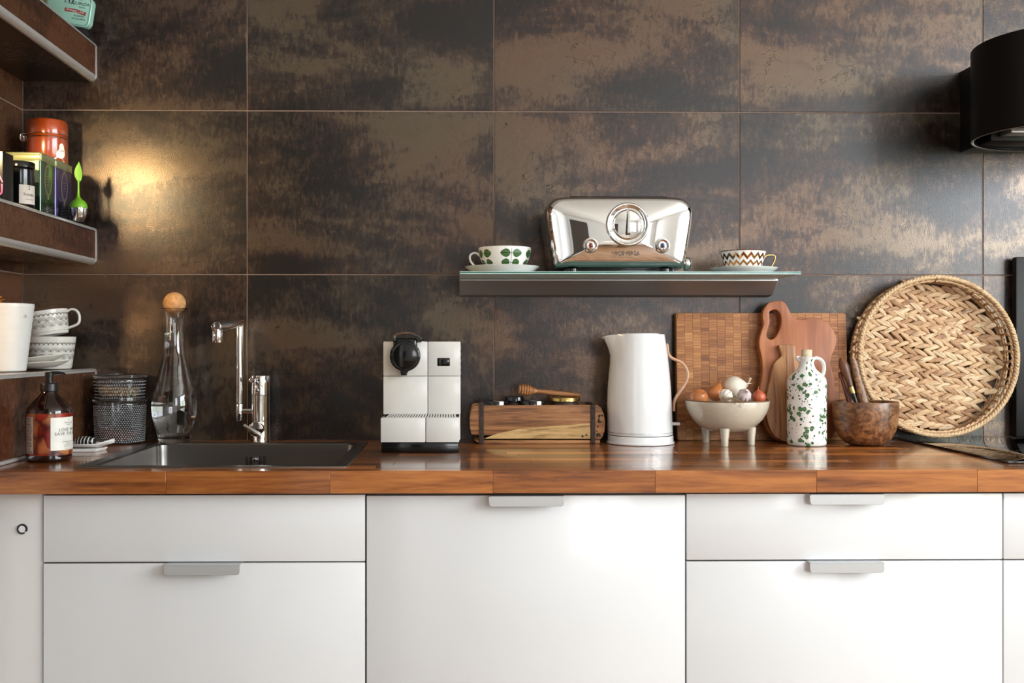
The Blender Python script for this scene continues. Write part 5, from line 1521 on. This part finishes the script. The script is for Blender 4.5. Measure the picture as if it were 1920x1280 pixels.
o2, r2, c2 = mug('white mug embossed with scallops, tilted on top of the lower mug', 52, 133, 0, .058, -.085, .84, (0, R(-10), 0), handle_a=0.15, zbase=S3 + hm + .0015)
def dish(label, u0, u1, vb, yc, r_, tilt, z):
    cx3 = X((u0 + u1) / 2, yc)
    o = single('saucer', MB().lathe([(0, .0005), (r_ * .55, .0005), (r_ * .60, .0018), (r_ * .85, .0068), (r_, .0125), (r_ - .001, .0138), (r_ * .84, .0088), (r_ * .55, .0040), (0, .0035)], 56), M['mug'], label, 'saucer', (cx3, yc, z), tilt)
    return o
sy = -.200
dish('white ceramic saucer, lower of the two stacked in front of the mugs', 22, 127, 0, sy, .0625, (0, R(-4), 0), S3 + .0045)
dish('white ceramic saucer, upper of the two stacked in front of the mugs', 20, 122, 0, sy, .0600, (0, R(-6), R(10)), S3 + .0165)

# ================================================================ WORKTOP, LEFT SIDE
# soap bottle
sy = -.446
sxx = X(92.5, sy)
t = thing('soap_bottle', 'brown pump soap bottle with a floral label, standing by the tiled ledge', 'bottle', (sxx, sy, CT))
br = .0435
M['amber'] = plain('dark amber glass', rgb(34, 14, 9), .06, coat=.6, **{'Transmission_Weight': 0.25})
outer = [(.0405, .0003), (.0430, .003), (br, .008), (br, .098), (.0425, .1040), (.0385, .1110), (.0300, .1205), (.0210, .1290), (.0165, .1345), (.0150, .139)]
part('body', MB().lathe([(0, .0003)] + outer + [(0, .139)], 64), M['amber'], t, angle=60)
part('collar', MB().lathe([(0, .1392), (.0160, .1392), (.0168, .1400), (.0168, .1530), (.0160, .1552), (.0150, .1560), (0, .1560)], 40), M['black_matt'], t)
m = MB().lathe([(0, .1562), (.0080, .1562), (.0080, .1600), (.0062, .1605), (.0062, .1660), (.0080, .1665), (.0084, .1760), (.0070, .1775), (0, .1778)], 32)
va = math.atan2(CX - sxx, -(CY - sy))
nd = Vector((math.cos(R(12)), math.sin(R(12)), 0))
m.tube([nd * .003 + Vector((0, 0, .1752)), nd * .016 + Vector((0, 0, .1760)), nd * .026 + Vector((0, 0, .1752)), nd * .0305 + Vector((0, 0, .1728))], [.0036, .0030, .0024, .0020], 10)
part('pump', m, M['black_matt'], t)
def floral(name):
    m, nt, b = newmat(name); L = nt.links
    co = coords(nt, (1, 1, 1))
    vo = N(nt, 'ShaderNodeTexVoronoi'); vo.inputs['Scale'].default_value = 34; vo.inputs['Randomness'].default_value = .75
    wn = N(nt, 'ShaderNodeTexNoise'); wn.inputs['Scale'].default_value = 50; L.new(co, wn.inputs[0])
    mx = N(nt, 'ShaderNodeVectorMath', operation='MULTIPLY_ADD'); mx.inputs[1].default_value = (.012, .012, .012); L.new(wn.outputs['Color'], mx.inputs[0]); L.new(co, mx.inputs[2]); L.new(mx.outputs[0], vo.inputs['Vector'])
    hue = N(nt, 'ShaderNodeSeparateColor'); L.new(vo.outputs['Color'], hue.inputs[0])
    c1 = ramp(nt, [(0, rgb(128, 32, 26)), (.35, rgb(178, 62, 40)), (.6, rgb(196, 108, 62)), (1, rgb(206, 148, 96))], hue.outputs['Red'])
    d = ramp(nt, [(0, (.6, .5, .5, 1)), (.30, (.95, .85, .8, 1)), (.55, (.62, .5, .45, 1)), (.75, (.2, .1, .1, 1))], N(nt, 'ShaderNodeMath', operation='MULTIPLY').outputs[0])
    mm = d.inputs[0].links[0].from_node; mm.inputs[1].default_value = 1.0; L.new(vo.outputs['Distance'], mm.inputs[0])
    mu = N(nt, 'ShaderNodeMix', data_type='RGBA', blend_type='MULTIPLY'); mu.inputs[0].default_value = 1
    L.new(c1.outputs[0], mu.inputs[6]); L.new(d.outputs[0], mu.inputs[7]); L.new(mu.outputs[2], b.inputs['Base Color'])
    b.inputs['Roughness'].default_value = .3; return m
M['floral'] = floral('floral paper')
def wrap_patch(mb, fn, s0, s1, z0, z1, n=24):
    mb.faces([fn(s0 + (s1 - s0) * i / n, z) for i in range(n + 1) for z in (z0, z1)], [(2 * i, 2 * i + 2, 2 * i + 3, 2 * i + 1) for i in range(n)])
    return mb
f = cylmap(lambda z: br, va, br, .0003)
part('floral_label', wrap_patch(MB(), f, -R(100) * br, R(150) * br, .0135, .0965, 48), M['floral'], t, recalc=False, angle=60)
f = cylmap(lambda z: br, va, br, .0006)
part('white_label', wrap_patch(MB(), f, R(3) * br, R(112) * br, .0235, .0885, 24), M['white_print'], t, recalc=False, angle=60)
f = cylmap(lambda z: br, va, br, .0009); m = MB(); lc = R(55) * br
for s_, size, z in (('THE GIFT LABEL', .0022, .0765), ('AMSTERDAM', .0014, .0730), ('LOVE WILL', .0062, .0610), ('SAVE THE DAY', .0062, .0530), ('KITCHEN & BATHROOM', .0019, .0390), ('HAND SOAP', .0019, .0355), ('ORANGE AND LEMON', .0016, .0320), ('WITH A LOT OF LOVE', .0016, .0290), ('500 ML  16.9 FL.OZ', .0016, .0250)):
    add_text(m, s_, size, f, cx=lc, cy=z, spacing=1.12)
strip(m, f, [(lc, .082), (lc, .085)], .0008)
part('lettering', m, M['ink'], t, angle=0, recalc=False)
f = cylmap(lambda z: br, va, br, .0006); m = MB()
wrap_patch(m, f, -R(72) * br, -R(42) * br, .018, .090, 8)
part('ingredients_label', m, M['paper'], t, angle=0, recalc=False)
f = cylmap(lambda z: br, va, br, .0009); m = MB(); rr = random.Random(2)
for i in range(24):
    z = .020 + i * .0029
    s0 = -R(70) * br; strip(m, f, [(s0, z), (s0 + R(12) * br, z), (s0 + R(rr.uniform(18, 26)) * br, z)], .0011)
part('small_print', m, M['badge'], t, angle=0, recalc=False)

# white tray, leaf dish, striped stone
dy_ = -.270
def ctx(u, v, z=CT):
    """point of the photo on a horizontal plane z"""
    a = W(u, v, -1.0); d = Vector((a[0] - CX, -1.0 - CY, a[1] - CZ)); k = (z - CZ) / d.z
    return Vector((CX + d.x * k, CY + d.y * k, z))
p = ctx(166, 845, CT)
t = single('small_tray', MB().loft([[Vector((x, y, z)) for x, y in ((-.040 + g, -.030 + g), (.028 - g, -.026 + g), (.034 - g, .030 - g), (-.036 + g, .032 - g))] for g, z in ((.003, .0003), (0, .004), (0, .0065), (.002, .0070))]), M['porcelain'], 'small white square tray between the soap bottle and the glass jars', 'tray', (p.x - .002, -.262, CT))
t = thing('leaf_dish', 'white leaf shaped dish with thin black lines, resting on the small tray', 'dish', (p.x, -.262, CT + .0073))
def leafpt(u, q):
    # u along, q = -1..1 across
    w = .030 * math.sin(PI * min(1, .04 + .96 * u)) ** .7
    x = -.052 + .110 * u
    zz = .0008 + .0075 * q * q + .010 * max(0, u - .70) / .30 + .004 * max(0, .2 - u) / .2
    return Vector((x, w * q, zz))
m = MB(); nu, nq = 20, 10; vs = []; fs = []
for lay in (0, .0022):
    for i in range(nu + 1):
        for j in range(nq + 1):
            v = leafpt(i / nu, -1 + 2 * j / nq); v.z += lay; vs.append(v)
K = (nu + 1) * (nq + 1)
for i in range(nu):
    for j in range(nq):
        a = i * (nq + 1) + j
        fs.append((a, a + 1, a + nq + 2, a + nq + 1)); fs.append((K + a, K + a + nq + 1, K + a + nq + 2, K + a + 1))
for i in range(nu):
    a = i * (nq + 1); fs.append((a, a + nq + 1, K + a + nq + 1, K + a)); a += nq; fs.append((a, K + a, K + a + nq + 1, a + nq + 1))
m.faces(vs, fs); bmesh.ops.remove_doubles(m.bm, verts=m.bm.verts[:], dist=1e-5)
part('dish', m, M['porcelain'], t, angle=60)
m = MB()
for q in (-.93, .93, -.72, .72):
    strip(m, lambda a, b_: leafpt(a, b_) + Vector((0, 0, .0026)), [(i / 20, q) for i in range(1, 20)], .012 if abs(q) > .9 else .02)
part('black_lines', m, M['ink'], t, angle=0, recalc=False)
def striped(name):
    m, nt, b = newmat(name); L = nt.links
    co = coords(nt, (1, 1, 1)); wv = N(nt, 'ShaderNodeTexWave', wave_type='BANDS', bands_direction='X'); wv.inputs['Scale'].default_value = 42; wv.inputs['Distortion'].default_value = 2.6; wv.inputs['Detail'].default_value = 1; wv.inputs['Detail Scale'].default_value = .6
    L.new(co, wv.inputs[0]); r = ramp(nt, [(.80, rgb(24, 28, 28)), (.88, rgb(226, 224, 214))], wv.outputs['Fac']); L.new(r.outputs[0], b.inputs['Base Color']); b.inputs['Roughness'].default_value = .35; return m
M['striped'] = striped('black and white banded stone')
single('striped_stone', MB().sphere((0, 0, .0112), .024, (1.0, .68, .46), 32), M['striped'], 'dark oval stone with white bands lying in the leaf dish', 'stone', (p.x - .006, -.262, CT + .0073 + .0031))

# glass jars with beaded walls
gy_ = -.075
gcx = X(225, gy_)
def beaded(mb, rf, z0, z1, rows, n, bh, thick, zfloor, seg_per=4, open_top=True):
    rings = []
    seg = n * seg_per; nr = rows * 4
    rings.append([Vector((0, 0, z0))])
    rings.append([Vector(((rf(z0) - .003) * math.sin(2 * PI * i / seg), -(rf(z0) - .003) * math.cos(2 * PI * i / seg), z0)) for i in range(seg)])
    for j in range(nr + 1):
        z = z0 + .0015 + (z1 - z0 - .0015) * j / nr; ring_ = []
        for i in range(seg):
            a = 2 * PI * i / seg
            ph = (j / 4) % 1; row = int(j / 4)
            ci = ((i / seg_per) + (.5 if row % 2 else 0)) % 1
            d = math.hypot((ci - .5) * 2, (ph - .5) * 2)
            b_ = bh * max(0, 1 - d * d)
            r_ = rf(z) + b_
            ring_.append(Vector((r_ * math.sin(a), -r_ * math.cos(a), z)))
        rings.append(ring_)
    for (dr, z) in ((-.0004, z1 + .003), (-.0008, z1 + .004), (-thick, z1 + .0035), (-thick, z0 + zfloor + .004), (-thick - .004, z0 + zfloor)):
        rings.append([Vector(((rf(z) + dr) * math.sin(2 * PI * i / seg), -(rf(z) + dr) * math.cos(2 * PI * i / seg), z)) for i in range(seg)])
    rings.append([Vector((0, 0, z0 + zfloor))])
    mb.loft(rings, False, False); return mb
M['bead'] = plain('glass beads with painted glints', rgb(232, 236, 240), .08, var=0.0, Transmission_Weight=.55, IOR=1.5)  # whitish tone paints bright glints onto clear glass beads
def beads(rf, z0, z1, rows, n, br_):
    m = MB(); vs = []; fs = []
    for j in range(rows):
        z = z0 + (z1 - z0) * j / (rows - 1)
        for i in range(n):
            a = 2 * PI * (i + .5 * (j % 2)) / n; r_ = rf(z)
            P_ = lambda da, dz, dr: Vector(((r_ + dr) * math.sin(a + da / r_), -(r_ + dr) * math.cos(a + da / r_), z + dz))
            k0 = len(vs)
            vs += [P_(br_ * math.cos(q * PI / 3), br_ * math.sin(q * PI / 3), .0001) for q in range(6)] + [P_(br_ * .6 * math.cos(q * PI / 3), br_ * .6 * math.sin(q * PI / 3), br_ * .55) for q in range(6)] + [P_(0, 0, br_ * .75)]
            for q in range(6):
                w = (q + 1) % 6; fs += [(k0 + q, k0 + w, k0 + 6 + w, k0 + 6 + q), (k0 + 6 + q, k0 + 6 + w, k0 + 12)]
    m.faces(vs, fs); return m
M['bead_glass'] = plain('beaded glass', rgb(240, 241, 244), .04, var=0.0, Transmission_Weight=.985, IOR=1.45)
t = thing('glass_jar', 'tall beaded glass storage jar with reddish contents, lower one of two stacked', 'jar', (gcx, gy_, CT))
rf1 = lambda z: .0555 + .0035 * min(1, z / .09)
zj1 = Z(748, gy_) - CT - .002
part('body', beaded(MB(), rf1, .0003, zj1 - .008, 10, 24, .0, .0026, .004, 3), M['bead_glass'], t, angle=70)
part('glass_beads', beads(rf1, .006, zj1 - .012, 20, 64, .00155), M['bead'], t, angle=70, recalc=False, kind='stuff')
part('lid', MB().lathe([(0, zj1 - .0030), (.0590, zj1 - .0030), (.0612, zj1 - .0026), (.0616, zj1 + .0015), (.0608, zj1 + .0080), (.0590, zj1 + .0080), (.0585, zj1 + .0022), (0, zj1 + .0022)], 72), M['bead_glass'], t)
zb2 = CT + zj1 + .0026
t2 = thing('glass_jar', 'shallow beaded glass jar of pale flakes, stacked on the tall one', 'jar', (gcx, gy_, zb2))
h2 = Z(703, gy_) - zb2
rf2 = lambda z: .0545 + .0035 * min(1, z / .04)
part('body', beaded(MB(), rf2, .0003, h2 - .012, 6, 24, .0, .0026, .004, 3), M['bead_glass'], t2, angle=70)
part('glass_beads', beads(rf2, .005, h2 - .014, 6, 64, .00155), M['bead'], t2, angle=70, recalc=False, kind='stuff')
part('lid', MB().lathe([(0, h2 - .0052), (.0590, h2 - .0052), (.0618, h2 - .0048), (.0622, h2 + .0015), (.0612, h2 + .0022), (.0560, h2 + .0026), (.0545, h2 + .0008), (0, h2 + .0004)], 72), M['bead_glass'], t2)
M['flake'] = plain('oat flakes', rgb(212, 184, 138), .8, var=.25, scale=60); M['pepper'] = plain('dried red spice', rgb(128, 42, 26), .6, var=.45, scale=70)
def heap(n, R_, z0, z1, s, seed):
    m = MB(); q = random.Random(seed)
    for i in range(n):
        a = q.uniform(0, 2 * PI); r_ = R_ * math.sqrt(q.random()) if i % 3 else R_ * q.uniform(.85, 1); z = q.uniform(z0, z1)
        c = Vector((r_ * math.sin(a), -r_ * math.cos(a), z)); n_ = Vector((q.gauss(0, 1), q.gauss(0, 1), q.gauss(0, 1))).normalized(); u = n_.orthogonal().normalized(); w = n_.cross(u); sz_ = s * q.uniform(.6, 1.2)
        m.faces([c + u * sz_, c + w * sz_ * .8, c - u * sz_, c - w * sz_ * .8, c + n_ * sz_ * .3], [(0, 1, 4), (1, 2, 4), (2, 3, 4), (3, 0, 4), (3, 2, 1, 0)])
    return m
single('oat_flakes', heap(1300, .0475, .0070, .0225, .0032, 1), M['flake'], 'pale dry flakes inside the upper glass jar', 'flakes', (gcx, gy_, zb2), kind='stuff', angle=0)
single('dried_spice', heap(700, .0475, .0070, .022, .0034, 2), M['pepper'], 'dark red dried spice at the bottom of the lower glass jar', 'spice', (gcx, gy_, CT), kind='stuff', angle=0)

# carafe
cy_ = -.074
ccx = X(326.8, cy_)
S = 2807 * (2.47 / (2.546 - .074))
def cp(r_, v): return (r_ / S, (1025 - v) / S)
outer = [cp(96, 1024), cp(101, 1016), cp(106, 1000), cp(116, 950), cp(131, 900), cp(143, 845), cp(147, 780), cp(143, 725), cp(136, 690), cp(115, 610), (90 / S, (1025 - 510) / S), cp(72, 440), cp(63, 370), cp(60, 300), cp(60, 230), cp(63, 190), cp(72, 155), cp(88, 134)]
oc = [(p.x, p.z) for p in catmull([(r_, 0, z) for r_, z in outer], 4)]
inner = [(max(r_ - .0019, .002), z) for r_, z in oc if z > .016]
t = thing('carafe', 'clear glass water carafe with a cork ball stopper, beside the faucet', 'carafe', (ccx, cy_, CT))
part('glass_body', MB().lathe([(0, .0003)] + [(oc[0][0], .0003)] + oc[1:] + [(inner[-1][0] + .001, inner[-1][1] + .0004)] + list(reversed(inner)) + [(inner[0][0] * .7, .0125), (0, .0118)], 72), M['glass'], t, angle=80)
wl_z = (1025 - 297) / S
wi = [(r_ + .0002, z) for r_, z in inner if z < wl_z]
wi.append((interp(inner)(wl_z) + .0002, wl_z))
water = part('water', MB().lathe([(0, .0114), (inner[0][0] * .7, .0121)] + wi + [(0, wl_z)], 72), M['water'], t, angle=80)
single('cork_ball', MB().sphere((0, 0, 0), .0262, (1, 1, 1), 40), M['cork'], 'round cork ball sitting in the mouth of the glass carafe', 'cork ball', (ccx + .0005, cy_, CT + (1025 - 110) / S + .0035))

# ================================================================ THE REST OF THE KITCHEN (seen mirrored in the toaster)
M['cloth'] = plain('white tablecloth', rgb(228, 222, 212), .9)
M['curtain'] = plain('grey linen', rgb(150, 140, 130), .9)
t = thing('tall_cabinet', 'tall white kitchen cabinet against the left wall, behind the camera', 'cabinet', (LX + .30, -2.2, 0))
part('carcass', MB().box(LX + .003, LX + .58, -2.80, -1.60, .08, 2.15), M['carcass'], t, True)
for i, (a, b_) in enumerate(((-2.80, -2.20), (-2.20, -1.60))):
    d_ = part('door', MB().box(LX + .5805, LX + .60, a + .002, b_ - .002, .09, 2.14, .0015), M['gloss_white'], t, True)
    part('handle', MB().box(LX + .601, LX + .625, (b_ if i == 0 else a) - .05 * (1 if i == 0 else -1) - .006, (b_ if i == 0 else a) - .05 * (1 if i == 0 else -1) + .006, 1.0, 1.16, .002), M['alu'], d_, True)
part('plinth', MB().box(LX + .01, LX + .54, -2.79, -1.61, .001, .079), M['panel_white'], t, True)
M['door_dark'] = plain('dark open doorway paint', rgb(74, 64, 56), .6)
dr = struct('door_1', MB().box(-.50, -.42, RY + .0, RY + .03, 0, 2.1).box(.38, .46, RY + .0, RY + .03, 0, 2.1).box(-.42, .38, RY, RY + .03, 2.02, 2.1), M['gloss_white'])
part('door_leaf', MB().box(-.42, .38, RY + .002, RY + .012, .005, 2.02), M['door_dark'], dr)
# dining table with cloth
tx, ty_ = .85, -4.1
t = thing('dining_table', 'wooden dining table behind the camera', 'table', (tx, ty_, 0))
part('tabletop', MB().box(tx - .70, tx + .70, ty_ - .42, ty_ + .42, .71, .74, .004), M['acacia'], t, True)
for sx_ in (-1, 1):
    for sy_ in (-1, 1): part('leg', MB().box(tx + sx_ * .62 - .03, tx + sx_ * .62 + .03, ty_ + sy_ * .35 - .03, ty_ + sy_ * .35 + .03, .001, .709, .003), M['acacia'], t, True)
m = MB(); rings = []
nn = 96
for z, ex in ((.7425, 0), (.735, .012), (.60, .02), (.42, .035)):
    ring_ = []
    for i, p_ in enumerate(rrect(tx - .71 - ex, tx + .71 + ex, ty_ - .43 - ex, ty_ + .43 + ex, .03, z, 20)):
        w_ = .012 * math.sin(i * 1.3) * (1 if z < .7 else 0); c_ = Vector((tx, ty_, z)); d_ = (p_ - c_).normalized(); ring_.append(p_ + d_ * w_)
    rings.append(ring_)
m.loft(rings, True, False)
single('tablecloth', m, M['cloth'], 'white tablecloth hanging over the dining table', 'tablecloth', (tx, ty_, .74), world=True)
for i, (dx_, w_) in enumerate(((-.55, .05), (-.1, .06))):
    pass
m = MB(); rr = random.Random(31)
pw = thing('window_plant', 'bushy green potted plant on the side window sill', 'plant', (WX - .08, -1.75, .851))
part('pot', MB().lathe([(0, .0003), (.045, .0003), (.065, .11), (.060, .11), (.05, .10), (0, .10)], 32), M['pot'], pw)
for i in range(70):
    a = rr.uniform(0, 2 * PI); h = rr.uniform(.12, .62); r_ = rr.uniform(.02, .16)
    c_ = Vector((-abs(r_ * math.cos(a)) * .5, r_ * math.sin(a) * 1.6, h)); u = Vector((rr.gauss(0, .4), rr.gauss(0, 1), rr.gauss(0, .6))).normalized() * .05; w_ = Vector((rr.gauss(0, .5), rr.gauss(0, .4), rr.gauss(0, 1))).normalized() * .016
    m.faces([c_ - u, c_ + w_, c_ + u, c_ - w_, c_ + w_.cross(u).normalized() * .004], [(0, 1, 4), (1, 2, 4), (2, 3, 4), (3, 0, 4), (3, 2, 1, 0)])
for i in range(9): m.tube(catmull([(0, 0, .10), (-.02 * rr.random(), rr.uniform(-.08, .08), .3), (-.05 * rr.random(), rr.uniform(-.2, .2), .6)], 4), .003, 6)
M['leafy'] = plain('green leaves', rgb(84, 130, 56), .5, var=.3, scale=12)
part('foliage', m, M['leafy'], pw, angle=0, kind='stuff')

# small black spotlights hanging under the tiled shelves, just left of the picture
for (x, y, z, ztop, lb) in ((-.440, -.570, 1.136 + .447, 1.7715, 'small black spotlight hanging under the topmost tiled shelf'), (-.498, -.570, 1.136 + .040, 1.3265, 'small black spotlight hanging under the middle tiled shelf')):
    o = thing('spotlight', lb, 'lamp', (x, y, z))
    part('stem', MB().cyl((0, 0, .075), (0, 0, ztop - z), .003, seg=12), M['black_matt'], o)
    part('shade', MB().lathe([(.012, .028), (.020, .030), (.021, .070), (.018, .076), (0, .076)], 24), M['black_matt'], o)
